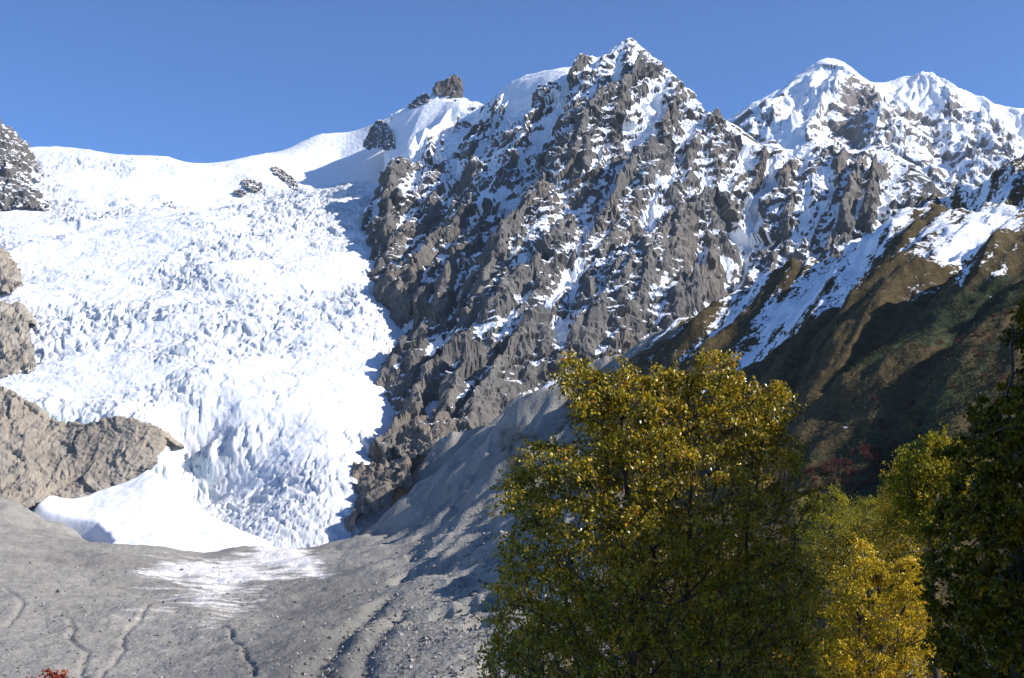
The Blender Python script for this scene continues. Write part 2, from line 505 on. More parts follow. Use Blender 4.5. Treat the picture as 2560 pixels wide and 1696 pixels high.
# smooth snow dome on the crest and snow shoulder left of it: no broken rock there
dome = soft_poly(XM, YM, pts_px(fitM, [(502,92),(515,82),(545,72),(570,69),(572,80),(554,90),(534,97),(514,106),(502,108)], 2600, 3100), 14)
dome = np.maximum(dome, soft_poly(XM, YM, np.array([P(503,90,3060), P(503,92,2960), P(530,76,2900), P(566,69,2850), P(572,67,2980), P(530,73,3040)]), 15))
shoulder = soft_poly(XM, YM, pts_px(fitM, [(395,116),(410,106),(428,98),(450,100),(464,104),(470,112),(452,118),(440,140),(425,158),(412,172),(400,176),(385,165),(380,140)], 2700, 3350), 10)
soft = np.clip(np.maximum(dome, shoulder), 0, 1)
fade = fade * (1 - 0.92 * soft)
ma, mb = hit(fitM, 655, 115, 1650, 3350), hit(fitM, 546, 332, 1650, 3350)
md = (ma - mb)[:2]; md /= np.linalg.norm(md)
sM = XM * md[0] + YM * md[1]; tM = -XM * md[1] + YM * md[0]
wob = fbm2(XM / 130, YM / 130, 4, 5) * 22
HM += ((1 - np.abs(noise2((tM + wob) / 112, sM / 620, 301)) * 2.2) * 56 - 23) * fade
HM += ((1 - np.abs(noise2((tM + wob * 1.1) / 50, sM / 290, 302)) * 2.2) * 23 - 10) * fade
HM += ((1 - np.abs(noise2((tM - wob * 0.8) / 25, sM / 105, 303)) * 2.2) * 6.5 - 3) * fade
Hd = blur(HM, 8)
for sc, am, sd, fr, ro in ((200, 14, 2, 1.8, -0.2), (84, 6.5, 3, 1.6, 0.0), (44, 4, 4, 1.4, 0.0), (24, 2.6, 5, 1.2, 0.0)):
    HM += gullies(XM + wob, YM - wob, Hd, DM, DM, sc, am, 40 + sd, 1.0, fr, ro) * fade
    Hd = blur(HM, 5)
conc = np.clip((blur(HM, 7) - HM) / 8.0, -1, 1) * 0.6 + np.clip((blur(HM, 18) - HM) / 18.0, -1, 1) * 0.6
VM = np.stack([XM, YM, HM], -1)
NM = normals_of(VM)
keepM = (HM > -60) & (HM > rbf_eval(fitM, XM, YM - 90) - 40)
pf = VM.reshape(-1, 3)[keepM.ravel()]
strata = (pf[:, 2] - 0.42 * pf[:, 0] - 0.1 * pf[:, 1])
rgh = 0.35 + 0.65 * sstep(-0.35, 0.45, fbm2(pf[:, 0] / 150, (pf[:, 1] + pf[:, 2]) / 190, 3, 29))
warp = fbm2(pf[:, 0] / 120, pf[:, 1] / 120 + pf[:, 2] / 90, 4, 21) * 22
disp = np.zeros(len(pf))
c1, e1 = crag3(pf + np.stack([warp, warp * 0.6, warp * 0.4], -1), 58, 3, 1.0, (0.7, 1, 1.7)); disp += c1 * 4.2
c2, e2 = crag3(pf + np.stack([warp, -warp, warp], -1) * 0.5, 27, 4, 1.1, (0.8, 1, 1.25)); disp += c2 * 2.8 * rgh
c3, e3 = crag3(pf, 12, 5, 1.1); disp += c3 * 2.0 * rgh
c0, _ = crag3(pf + np.stack([warp, warp, -warp], -1), 125, 2, 1.25, (0.8, 1, 1.3)); disp += c0 * 13
led = ((strata + warp) / 34.0) % 1.0
disp += (led - 0.5) * -8.0 * (0.4 + 0.6 * sstep(-0.3, 0.4, fbm2(pf[:, 0] / 200, pf[:, 2] / 200, 3, 33)))
led2 = ((pf[:, 2] + 0.25 * pf[:, 0] + warp * 1.4) / 15.0) % 1.0
disp += (led2 - 0.5) * -3.0
lsn = 0.42 * np.exp(-((led - 0.06) / 0.07) ** 2) + 0.30 * np.exp(-((led2 - 0.08) / 0.10) ** 2)
lfull = np.zeros(XM.size); lfull[keepM.ravel()] = lsn; lfull = lfull.reshape(XM.shape)
dfull = np.zeros(XM.size); dfull[keepM.ravel()] = disp
disp = dfull.reshape(XM.shape) * (1 - soft) * (0.3 + 0.7 * sstep(8, 90, dcr))
NB = NM.copy()
for k in range(3): NB[..., k] = blur(NM[..., k], 5)
NB /= np.linalg.norm(NB, axis=-1, keepdims=True) + 1e-9
VM = VM + NB * disp[..., None]
Nf = normals_of(VM)
nz = Nf[..., 2]
alt = VM[..., 2]
snowM = (nz - 0.62) * 1.7 + 0.40 + 0.42 * sstep(250, 950, alt) + 0.42 * conc + lfull + 0.14 * fbm2(XM / 140, YM / 140, 4, 77)
# small shady ledges hold more snow on the right and high up
snowM += 0.10 * sstep(300, 700, XM)
for px, h, w in COULOIRS:
    d, t = poly_dist(XM, YM, line_on(fitM, px, 1650, 3350))
    snowM += 0.42 * np.exp(-(d / (w * 0.45)) ** 2)
for poly, k in (([(465,195),(480,188),(500,195),(515,185),(520,178),(505,205),(480,212),(468,205)], 0.5),
                ([(552,325),(575,318),(600,322),(585,342),(560,346)], 0.55), ([(505,345),(530,330),(545,318),(550,335),(520,350)], 0.4),
                ([(470,365),(495,350),(505,352),(480,372)], 0.4), ([(640,110),(690,120),(700,112),(660,95),(640,82)], 0.35),
                ([(420,145),(445,140),(490,140),(480,155),(440,160),(412,168)], 0.4), ([(450,165),(490,150),(500,160),(478,180),(455,180)], 0.35),
                ([(498,108),(530,96),(570,80),(592,92),(575,115),(545,130),(515,138),(495,128)], 0.34), ([(610,155),(640,150),(660,160),(640,180),(612,180)], 0.35), ([(700,200),(740,195),(760,205),(720,215)], 0.35)):
    snowM += k * soft_poly(XM, YM, pts_px(fitM, poly, 1650, 3300), 14)
snowM = np.where(soft > 0.4, snowM + soft * 1.2, snowM)
pin = soft_poly(XM, YM, np.array([P(434,90,3150), P(466,98,3150), P(470,80,3260), P(434,80,3260)]), 6)
grid_mesh("mountain", VM, MAT_ROCK, {"snow": snowM}, smooth=False, keep=keepM)

# ------------------------------------------------------------------ far massif
SKY_FAR = [(690,150,5400),(715,128,5400),(728,119,5400),(740,111,5400),(752,104,5400),(765,98,5420),(778,91,5450),(788,84,5480),(795,76,5490),(803,72,5490),(811,65,5490),(818,62,5500),(826,59,5500),(833,60,5500),(842,63,5490),(851,68,5480),(858,74,5470),(865,80,5460),(872,87,5450),(878,86,5500),
 (886,83,5600),(897,79,5650),(905,77,5650),(914,78,5650),(922,80.5,5650),(932,80,5650),(938,80,5640),(946,84,5620),(955,89,5600),(966,95,5580),(980,100,5560),(995,104,5540),(1010,108,5520),(1030,109,5500),(1060,112,5450),(1110,118,5400)]
skf = PS(SKY_FAR)
ptsF = [skf]
low = PS([(660,230,4300),(700,225,4300),(740,220,4300),(780,215,4350),(820,212,4350),(860,208,4350),(900,208,4350),(940,205,4350),(980,200,4350),(1020,196,4350),(1060,194,4300),(1110,192,4300)])
ptsF.append(low)
for k in range(0, len(SKY_FAR), 2):
    j = np.argmin(np.abs(low[:, 0] - skf[k, 0] * 0.8))
    for t in (0.25, 0.5, 0.75):
        p = skf[k] * (1 - t) + low[j] * t; p[2] -= 60 * math.sin(math.pi * t); ptsF.append(p[None])
bk = skf.copy(); bk[:, 1] += 700; bk[:, 2] -= 500; ptsF.append(bk[::2])
fitF = rbf_fit(np.concatenate(ptsF), smooth=0.002)
DF = 6.0
XF, YF = np.meshgrid(np.arange(560, 2650, DF), np.arange(4250, 5950, DF))
HF = rbf_eval(fitF, XF, YF); bF = HF.copy()
for px, h, w in (([(868,85),(880,100),(885,120),(880,150)], 70, 90), ([(826,60),(815,85),(800,110),(790,140)], 50, 80), ([(850,72),(838,95),(820,125),(805,150)], 75, 90),
                 ([(765,100),(768,120),(772,145)], 60, 80), ([(730,122),(745,140)], 40, 80), ([(920,85),(915,110),(905,140),(900,165)], 70, 110), ([(945,88),(950,120),(960,150),(975,175)], 70, 120),
                 ([(985,108),(1000,140),(1010,170)], 60, 110), ([(885,140),(870,165),(860,180)], 60, 80)):
    d, t = poly_dist(XF, YF, line_on(fitF, px, 4400, 5640)); HF += h * np.exp(-(d / w) ** 1.3)
dcf, _ = poly_dist(XF, YF, skf); fadeF = 0.12 + 0.88 * sstep(30, 220, dcf)
HF = bF + (HF - bF) * fadeF
for sc, am, sd in ((380, 46, 1), (200, 30, 2), (105, 18, 3), (55, 10, 4)):
    HF += gullies(XF + fbm2(XF / 300, YF / 300, 3, 3) * 60, YF, HF, DF, DF, sc, am, 80 + sd) * fadeF
VF = np.stack([XF, YF, HF], -1); pf = VF.reshape(-1, 3)
c1, _ = crag3(pf, 130, 13, 1.0, (0.8, 1, 1.3)); c2, _ = crag3(pf, 50, 14, 1.0)
massR = soft_poly(XF, YF, pts_px(fitF, [(878,86),(905,78),(940,81),(1000,106),(1060,112),(1060,135),(985,120),(940,105),(915,118),(890,110)], 4400, 5700), 70)
faceL = soft_poly(XF, YF, pts_px(fitF, [(800,85),(822,78),(835,75),(845,80),(832,98),(812,125),(800,150),(770,170),(765,160),(785,130)], 4400, 5700), 60)
sm = np.clip(np.maximum(massR, faceL), 0, 1)
dF = (c1 * 26 + c2 * 12).reshape(XF.shape) * (1 - 0.9 * sm) * (0.2 + 0.8 * sstep(20, 160, dcf))
NF = normals_of(VF)
for k in range(3): NF[..., k] = blur(NF[..., k], 4)
NF /= np.linalg.norm(NF, axis=-1, keepdims=True)
VF = VF + NF * dF[..., None]
nzF = normals_of(VF)[..., 2]
snowF = (nzF - 0.60) * 1.3 + 0.64 + 0.20 * sstep(700, 1700, VF[..., 2]) + 0.9 * sm + 0.15 * fbm2(XF / 300, YF / 300, 4, 7)
rk = soft_poly(XF, YF, pts_px(fitF, [(845,92),(862,88),(878,100),(890,115),(880,135),(850,150),(830,145),(835,120)], 4400, 5700), 40)
snowF -= rk * 0.40
snowF += 0.45 * np.exp(-(dcf / 45) ** 2)
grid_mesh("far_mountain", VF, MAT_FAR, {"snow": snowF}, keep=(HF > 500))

# ------------------------------------------------------------------ glacier: icefall and upper snowfield
SKY_ICE = [(-90,140,3350),(-40,146,3350),(0,148,3350),(25,147,3350),(38,146,3350),(55,145,3350),(72,147,3350),(88,149,3350),(102,153,3350),(120,154,3380),(135,155,3380),(150,155,3400),(168,156,3400),(178,160,3400),(188,162.5,3400),(205,163.5,3420),(222,162,3430),(240,158,3430),(252,155.5,3420),(262,155,3400),(272,156,3410),
 (285,150,3450),(300,142,3480),(313,136,3500),(322,133,3500),(335,132.5,3500),(350,132,3500),(362,130,3480),(372,124,3470),(390,117,3460),(430,100,3440)]
ski = PS(SKY_ICE)
ptsI = [ski]
b2 = ski.copy(); b2[:, 1] += 260; b2[:, 2] -= 60; ptsI.append(b2[::2])
def ice_row(v, us, k=1.0): return PS([(u, v + 0.00012 * (u - 220) ** 2 * 0.25, gdepth(v) * k * (1 - 0.035 * math.exp(-((u - 210) / 110.0) ** 2))) for u in us])
ptsI.append(PS([(0,170,3250),(40,170,3240),(80,172,3230),(120,175,3230),(160,178,3220),(200,182,3220),(240,180,3230),(265,172,3300),(285,168,3360),(310,160,3400),(340,155,3420),(365,150,3400),
                (300,182,3280),(330,178,3300),(360,172,3300),(20,200,3000),(60,200,3010),(110,200,3020),(160,205,3010),(200,208,3000),(250,200,3080),(290,195,3120),(330,190,3130),(365,185,3080),(385,182,3020)]))
for v in (225, 250, 280, 310, 340, 370, 400):
    ptsI.append(ice_row(v, (-60, -10, 40, 90, 140, 190, 240, 290, 340, 375)))
    ptsI.append(ice_row(v, (400,), 1.03)); ptsI.append(ice_row(v, (435,), 1.12)); ptsI.append(ice_row(v, (480,), 1.2))
for v in (430, 455, 480, 505):
    ptsI.append(PS([(u, v, gdepth(v) * (1 + {430: 0.015, 455: 0.045, 480: 0.085, 505: 0.09}[v] * (1.0 if u < 230 else 0.5) if u < 260 else 1.0 if u < 300 else 0.985 if u < 380 else 1.03 if u < 400 else 1.1)) for u in (180, 215, 250, 285, 320, 350, 385, 420)]))
ptsI.append(PS([(170,528,1500),(205,532,1470),(240,536,1430),(270,539,1390),(300,537,1395),(325,531,1410),(345,522,1430),(365,515,1450)]))
und = PS([(150,535,1400),(205,537,1370),(240,541,1360),(270,543,1355),(300,541,1360),(330,537,1370),(360,528,1390)]); und[:, 1] -= 40; und[:, 2] -= 40; ptsI.append(und)
# ice front hanging above the tan cliff on the left
lip = [(-60,412),(-20,412),(10,410),(30,416),(60,423),(90,423),(115,417),(135,420),(152,426),(160,432)]
ptsI.append(PS([(u, v - 3, 1640) for u, v in lip]))
dn = PS([(u, v, 1600) for u, v in lip]); dn[:, 2] -= 75; ptsI.append(dn)
dn = PS([(u, v, 1480) for u, v in lip]); dn[:, 2] -= 190; ptsI.append(dn)
ptsI.append(PS([(172,445,1680),(172,470,1620),(178,495,1570),(185,515,1520)]))
fitI = rbf_fit(np.concatenate(ptsI), smooth=0.01)
NS = 510; ysI = np.concatenate([np.arange(1320, 2300, 3.2), np.arange(2300, 3640, 4.6)])
sI = np.linspace((-30 - 512) / F * 1.03, (455 - 512) / F * 1.03, NS)
XI = ysI[:, None] * sI[None, :]; YI = np.repeat(ysI[:, None], NS, 1)
HI = rbf_eval(fitI, XI, YI)
dci, _ = poly_dist(XI, YI, ski)
def plan_poly(fit, px, y0, y1, w, X, Y): return soft_poly(X, Y, pts_px(fit, px, y0, y1), w)
smoothI = plan_poly(fitI, [(235,162),(262,158),(300,146),(345,136),(390,122),(400,150),(372,176),(330,186),(285,190),(262,182)], 2700, 3480, 40, XI, YI)
smoothI = np.maximum(smoothI, 0.75 * plan_poly(fitI, [(0,208),(40,208),(60,225),(20,238),(0,232)], 2500, 3300, 30, XI, YI))
smoothI = np.maximum(smoothI, 0.55 * plan_poly(fitI, [(190,250),(240,262),(280,275),(300,290),(260,285),(215,270)], 2000, 3000, 40, XI, YI))
smoothI = np.maximum(smoothI, 0.6 * plan_poly(fitI, [(30,165),(120,170),(200,185),(230,195),(150,195),(60,185)], 2700, 3380, 40, XI, YI))
rough = 1 - smoothI
wI = fbm2(XI / 90, YI / 90, 3, 61) * 18
fine = 1 + 0.55 * sstep(2100, 1450, YI)          # seracs break up smaller towards the tongue
pI = (np.stack([XI + wI, (YI - wI) * 0.85, HI * 0.5], -1) * fine[..., None]).reshape(-1, 3)
s1, g1 = crag3(pI, 34, 71, 0.8, (1.9, 0.7, 1)); s2, g2 = crag3(pI, 15, 72, 0.9, (1.6, 0.8, 1)); s3, g3 = crag3(pI, 8, 73, 1.0, (1.3, 0.9, 1))
s1 = s1.reshape(XI.shape); s2 = s2.reshape(XI.shape); s3 = s3.reshape(XI.shape)
g1 = g1.reshape(XI.shape); g2 = g2.reshape(XI.shape)
# transverse crevasses bowed down-glacier
arc = (YI + 0.00035 * (XI + 420) ** 2 + fbm2(XI / 140, YI / 140, 4, 63) * 45)
crev = np.abs(((arc / 44.0) % 1.0) - 0.5) * 2
big = fbm2(XI / 330, YI / 330, 3, 66)
amp = rough * (0.30 + 0.95 * sstep(-0.35, 0.6, big + 0.5 * fbm2(XI / 90, YI / 90, 3, 67)))
reliefI = amp * (s1 * 5.5 + s2 * 3.8 + s3 * 2.5 - 3.5 * sstep(0.75, 1.0, crev) - 3 * sstep(0.12, 0.0, g1)) + fbm2(XI / 260, YI / 170, 4, 68) * 13 * (0.3 + 0.7 * rough)
reliefI *= (0.12 + 0.88 * sstep(10, 90, dci)) * (1 - 0.52 * sstep(2100, 1450, YI))
# two big serac humps low on the fall
for (u, v, r, h) in ((222,470,26,16),(245,450,22,14),(208,475,16,12),(120,205,20,10),(165,200,22,9)):
    c = hit(fitI, u, v, 1350, 3300); reliefI += h * np.exp(-(((XI - c[0]) ** 2 + ((YI - c[1]) * 0.8) ** 2) / r ** 2) ** 1.5)
VI = np.stack([XI, YI - reliefI * 0.25 * rough, HI + reliefI], -1)
nI = normals_of(VI)
iceA = np.clip(0.72 - nI[..., 2], 0, 1) * 1.1 + 0.10 * fbm2(XI / 120, YI / 120, 4, 69)
lipd, _ = poly_dist(XI, YI, PS([(u, v - 3, 1630) for u, v in lip] + [(172,445,1640),(172,470,1570)]))
iceA += 0.40 * np.exp(-(lipd / 45) ** 2)
iceA *= rough
lowz = sstep(1750, 1400, YI)
dirtA = 0.16 + 0.30 * lowz * (0.6 + 0.7 * fbm2(XI / 60, YI / 110, 4, 70)) + 0.12 * plan_poly(fitI, [(0,235),(60,235),(110,300),(120,400),(30,400),(10,320)], 1700, 3200, 80, XI, YI)
dirtA *= rough
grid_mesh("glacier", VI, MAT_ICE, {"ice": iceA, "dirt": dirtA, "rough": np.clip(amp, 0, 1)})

# ------------------------------------------------------------------ ground: valley floor, scree, grassy hillside
CREST = [(398,456),(425,446),(450,434),(480,420),(505,402),(528,388),(565,378),(600,366),(640,346),(680,327),(730,306),(790,281),(840,255),(880,226),(910,200),(930,181),(945,176),(958,171),(972,166),(985,164),(998,167),(1024,168),(1080,165),(1180,160)]
def hill_y(u, v):
    """distance of the west-facing hillside: its lines of fall run down to the left across the view"""
    w = v + 0.72 * u
    yf = np.interp(w, [740, 765, 788, 826, 878, 922, 988, 1060, 1120, 1200, 1300, 1420], [1650, 1500, 1370, 1150, 900, 740, 560, 450, 390, 320, 250, 190])
    return yf * (1 + 0.50 * (max(u - 400, 0) / 600.0) ** 1.5)
GR = [(u, v, hill_y(u, v)) for u, v in CREST]
for u in (470, 520, 570, 630, 690, 750, 810, 870, 930, 990, 1050, 1120):
    vb = np.interp(u, [c[0] for c in CREST], [c[1] for c in CREST])
    for v in np.arange(vb + 38, 690, 52): GR.append((u, v, hill_y(u, v)))
GR += [(430,460,1530),(440,500,1290),(410,520,1240),(370,530,1330),(380,545,1200),(400,575,960),(420,620,740),(430,678,520),
 (350,528,1420),(345,540,1370),(330,552,1280),(330,575,1060),(330,600,880),(330,640,690),(330,678,560),
 (250,546,1345),(250,560,1220),(250,580,1060),(250,610,860),(250,640,720),(250,678,580),
 (160,548,1330),(160,560,1200),(160,580,1050),(160,620,810),(160,678,600),
 (100,545,1340),(80,530,1400),(60,560,1130),(60,600,880),(60,678,600),(60,520,1430),(40,508,1460),(30,530,1330),
 (0,490,1440),(0,520,1270),(0,560,1050),(0,600,850),(0,678,600),(-60,480,1400),(-60,560,980),(-60,678,560),(-120,470,1300),(-120,600,800)]
ptsG = [PS(GR)]
# hidden floor under the ice and behind the cliff, and the near valley side below the frame
hid = PS([(160,545,1450),(250,548,1480),(330,545,1500),(60,520,1560)]); hid[:, 2] -= 60; ptsG.append(hid)
ptsG.append(np.array([[-900,1900,-100],[-500,1900,-150],[-150,1900,-100],[150,2000,-60],[400,2000,-40],[700,2100,0],[300,2400,-60],[900,2400,0]]))
bc = PS([(u, v, hill_y(u, v)) for u, v in CREST[4:]]); bc[:, 0] -= 20; bc[:, 1] *= 1.07; bc[:, 2] -= 75; ptsG.append(bc)
ptsG.append(np.array([[x * y / 140.0, y, -0.34 * y - 1.6 + 0.05 * x * y / 140.0] for y in (2, 12, 30, 60, 140, 230) for x in (-140, -60, 30, 110)]))
ptsG.append(np.array([[-220,330,-118],[-60,330,-112],[100,330,-95],[-420,420,-110]]))
fitG = rbf_fit(np.concatenate(ptsG), smooth=0.004)
NSG = 620
ysG = np.concatenate([np.geomspace(1.5, 60, 50)[:-1], np.geomspace(60, 450, 60)[:-1], np.geomspace(450, 1950, 370)])
sG = np.linspace((-60 - 512) / F * 1.03, (1090 - 512) / F * 1.03, NSG)
XG = ysG[:, None] * sG[None, :]; YG = np.repeat(ysG[:, None], NSG, 1)
HG = rbf_eval(fitG, XG, YG)
def gl(px): return line_on(fitG, px, 320, 2350)
GR_RIBS = [([(830,258),(780,276),(740,300),(700,328),(676,346)], 20, 30), ([(1010,215),(975,255),(940,290),(905,325),(878,352),(862,372)], 34, 42), ([(940,255),(905,290),(868,318),(835,345),(805,372),(790,392)], 30, 40),
 ([(1024,250),(990,285),(960,310),(930,330)], 24, 40), ([(870,240),(830,275),(790,300),(740,322)], 14, 40), ([(960,200),(925,225),(890,250),(860,265)], 16, 40),
 ([(560,395),(528,415),(500,432),(475,445)], 20, 22), ([(560,430),(525,455),(495,475),(470,490),(455,500)], 17, 18), ([(520,470),(490,500),(460,520),(430,545),(405,558)], 16, 16),
 ([(500,500),(470,528),(445,548),(420,565)], 14, 13), ([(440,470),(420,485),(400,505),(385,520)], 12, 16), ([(480,452),(455,470),(432,486)], 14, 14),
 ([(960,345),(920,375),(880,400),(840,425)], 18, 40), ([(1024,330),(990,365),(950,400),(900,440)], 22, 45), ([(1000,420),(960,440),(920,470)], 14, 30)]
for px, h, w in GR_RIBS:
    d, t = poly_dist(XG, YG, gl(px)); HG += h * np.exp(-(d / w) ** 1.2) * np.sin(math.pi * np.clip(t * 0.8 + 0.15, 0, 1))
for px, h, w in (([(975,270),(935,305),(900,335),(870,360),(850,385)], 22, 18), ([(900,300),(860,325),(830,345),(800,375),(780,395)], 18, 16),
                 ([(70,622),(73,630),(69,637),(78,645),(88,650),(84,660),(80,668),(88,680)], 1.8, 1.7), ([(150,610),(140,622),(128,628),(121,640),(124,648),(112,660),(104,666),(98,680)], 1.4, 1.5), ([(222,628),(230,634),(233,642),(243,648),(246,658),(252,664),(254,680)], 1.5, 1.4), ([(0,590),(12,600),(22,610),(17,618),(6,626)], 1.5, 1.6),
                 ([(392,586),(372,602),(360,618),(344,632),(336,650),(322,664),(316,680)], 5, 7), ([(405,604),(388,624),(380,640),(366,656),(362,680)], 4, 6)):
    d, t = poly_dist(XG, YG, gl(px)); HG -= h * np.exp(-(d / w) ** 2)
# rock knobs at the lower right edge of the ice
knob = np.zeros_like(HG)
HG += knob
fa, fb = hit(fitG, 947, 270, 320, 2350), hit(fitG, 840, 370, 320, 2350)
hd = (fa - fb)[:2]; hd /= np.linalg.norm(hd); HILL_ANG = math.atan2(hd[1], hd[0])
sH = XG * hd[0] + YG * hd[1]; tH = -XG * hd[1] + YG * hd[0]
hillm = sstep(-60, 120, XG + 0.10 * (YG - 900))
wob = fbm2(sH / 150, tH / 150, 3, 88) * 14
ridgeH = (1 - np.abs(noise2((tH + wob) / 95, sH / 620, 90)) * 2.2) * 15 + (1 - np.abs(noise2((tH + wob) / 42, sH / 300, 91)) * 2.2) * 7 + (1 - np.abs(noise2((tH + wob * .6) / 19, sH / 150, 92)) * 2.0) * 3.2 + noise2(tH / 9, sH / 70, 93) * 1.1
HG += (ridgeH - 14) * hillm * np.clip(YG / 900, 0.1, 1.1)
# slope-following rills, evaluated on a regular plan grid and sampled back
dR = 5.0
XR, YR = np.meshgrid(np.arange(-1250, 1350, dR), np.arange(60, 2460, dR))
HR = rbf_eval(fitG, XR, YR)
from_r = np.zeros_like(HR)
for sc, am, sd in ((300, 20, 1), (150, 15, 2), (76, 9.5, 3), (38, 5.5, 4), (20, 3.2, 5)):
    g = gullies(XR + fbm2(XR / 120, YR / 120, 3, 44) * 20, YR, HR + from_r, dR, dR, sc, am, 140 + sd, 1.0, 1.7 if sc > 50 else 1.3); from_r += g
def bil(A, X, Y):
    fx = np.clip((X + 1250) / dR, 0, A.shape[1] - 1.001); fy = np.clip((Y - 60) / dR, 0, A.shape[0] - 1.001)
    i = fx.astype(int); j = fy.astype(int); a = fx - i; b = fy - j
    return (A[j, i] * (1 - a) + A[j, i + 1] * a) * (1 - b) + (A[j + 1, i] * (1 - a) + A[j + 1, i + 1] * a) * b
HG += bil(from_r, XG, YG) * sstep(150, 500, YG) * (1 - 0.72 * hillm) * (0.35 + 0.65 * sstep(-250, 50, XG))
near = np.clip(YG / 900, 0.004, 1)
HG += fbm2(XG / 130, YG / 130, 6, 51) * 6 * near + fbm2(XG / 22, YG / 22, 5, 52) * (1.0 + 2.0 * sstep(-100, 200, XG)) * near + fbm2(XG / 6, YG / 6, 3, 53) * 0.55 * np.clip(YG / 300, 0.02, 1)
ck, ek = crag3(np.stack([XG, YG, HG], -1).reshape(-1, 3), 13, 55, 1.0); ck2, _ = crag3(np.stack([XG, YG, HG], -1).reshape(-1, 3), 30, 56, 1.0)
kn = np.clip(knob / 12, 0, 1)
HG += (ck * 8 + ck2 * 14).reshape(XG.shape) * kn
VG = np.stack([XG, YG, HG], -1)
nG = normals_of(VG)
def gpoly(px, w): return soft_poly(XG, YG, np.array(gl(px)), w)
grass = gpoly([(560,385),(640,344),(700,318),(800,274),(880,224),(935,176),(985,160),(1060,150),(1130,150),(1100,700),(640,690),(600,520),(575,470),(600,440)], 70)
for px, w in (([(570,402),(530,416),(505,430),(480,446),(500,450),(530,436),(565,420)], 34), ([(490,470),(520,455),(560,440),(570,450),(530,472),(500,485)], 16), ([(520,495),(560,480),(570,490),(530,505)], 12),
              ([(430,678),(470,655),(520,655),(520,700),(430,700)], 20)):
    grass = np.maximum(grass, 0.62 * gpoly(px, w))
over = PS([(u, v, hill_y(u, v)) for u, v in CREST if u >= 600]); over[:, :2] *= 1.16
snow_band = np.concatenate([over[:, :2], np.array(gl([(1100,250),(1024,270),(960,296),(880,314),(800,334),(740,346),(680,356),(620,374)]))[:, :2]])
snowG = -0.38 + 0.84 * soft_poly(XG, YG, snow_band, 90)
grass = np.maximum(grass, sstep(130, 220, XG))
rill = bil(from_r, XG, YG)
snowG += 0.16 * sstep(60, 330, HG) + 0.9 * (nG[..., 2] - 0.85) + hillm * (0.36 * fbm2(tH / 13, sH / 170, 4, 95) + 0.32 * fbm2((tH + wob) / 40, sH / 380, 3, 96) - np.clip((ridgeH - 12) / 60.0, -0.25, 0.25))

for px, w, k in (([(1040,262),(1000,285),(950,310),(925,325),(945,325),(1000,305),(1040,290)], 24, 0.5), ([(858,352),(847,367),(834,385),(832,384),(844,365)], 3, 0.75), ([(800,368),(790,380),(788,379)], 3, 0.6),
                 ([(522,385),(545,378),(572,366),(560,385),(535,400),(520,402)], 8, 1.5), ([(500,412),(525,400),(535,402),(500,425),(470,442),(440,455)], 12, 0.55), ([(430,440),(445,436),(448,440),(436,446)], 6, 0.9), ([(880,225),(840,255),(800,280),(760,298),(770,306),(830,280),(900,240)], 20, 0.35)):
    snowG += k * gpoly(px, w)
shrub = 0.22 * fbm2(tH / 40, sH / 200, 4, 97) * grass + 0.75 * gpoly([(800,400),(850,372),(900,345),(960,310),(1040,290),(1040,330),(960,365),(900,385),(850,402),(800,420)], 30) + 0.62 * gpoly([(800,460),(850,440),(900,420),(960,390),(1040,360),(1040,520),(900,520),(800,520)], 40) + 0.3 * gpoly([(560,430),(620,400),(800,330),(800,350),(640,420)], 30)
iceG = 0.80 * gpoly([(160,556),(240,548),(330,540),(305,560),(328,578),(290,582),(260,600),(240,625),(200,640),(180,620),(120,625),(150,590)], 70) - 0.02
iceG += 0.55 * gpoly([(262,548),(300,550),(318,566),(326,577),(300,572),(270,562)], 16) + 0.3 * gpoly([(120,568),(200,560),(210,575),(120,580)], 16)
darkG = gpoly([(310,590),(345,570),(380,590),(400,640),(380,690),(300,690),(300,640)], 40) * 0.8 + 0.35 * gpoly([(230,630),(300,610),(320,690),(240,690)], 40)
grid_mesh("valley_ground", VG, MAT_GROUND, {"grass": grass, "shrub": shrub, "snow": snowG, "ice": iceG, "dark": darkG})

# ------------------------------------------------------------------ cliffs on the left, built as lofted rock faces
def resample(line, n):
    L = np.asarray(line, float); d = np.r_[0, np.cumsum(np.linalg.norm(np.diff(L, axis=0), axis=1))]
    t = np.linspace(0, d[-1], n)
    return np.stack([np.interp(t, d, L[:, k]) for k in range(3)], -1)

def loft_rock(name, rows, nu, nv, amps, mat, snow_bias, seed, back=90):
    R = np.array([resample(PS(r), nu) for r in rows])
    if back:
        b = R[0].copy(); b[:, 1] += back; b[:, 2] -= back * 0.15
        R = np.concatenate([b[None], R])
    t = np.linspace(0, len(R) - 1, nv); i = np.minimum(t.astype(int), len(R) - 2); f = (t - i)[:, None, None]
    V = R[i] * (1 - f) + R[i + 1] * f
    du = np.gradient(V, axis=1); dv = np.gradient(V, axis=0)
    n = np.cross(dv, du); n /= np.linalg.norm(n, axis=-1, keepdims=True) + 1e-9
    n *= np.where(n[..., 1:2] > 0, -1, 1)
    p = V.reshape(-1, 3); d = np.zeros(len(p))
    w = noise3(p[:, 0] / 40, p[:, 1] / 40, p[:, 2] / 40, seed) * 12
    for k, (sc, am) in enumerate(amps):
        c, e = crag3(p + w[:, None] * np.array([1, .5, .6]), sc, seed + k, 1.0, ((0.7, 1, 2.2), (0.8, 1, 1.5), (1, 1, 1))[k]); d += c * am
    V = V + n * d.reshape(V.shape[:2])[..., None]
    nn = normals_of(V)
    sn = (nn[..., 2] - 0.75) * 1.2 + snow_bias
    return grid_mesh(name, V, mat, {"snow": sn})

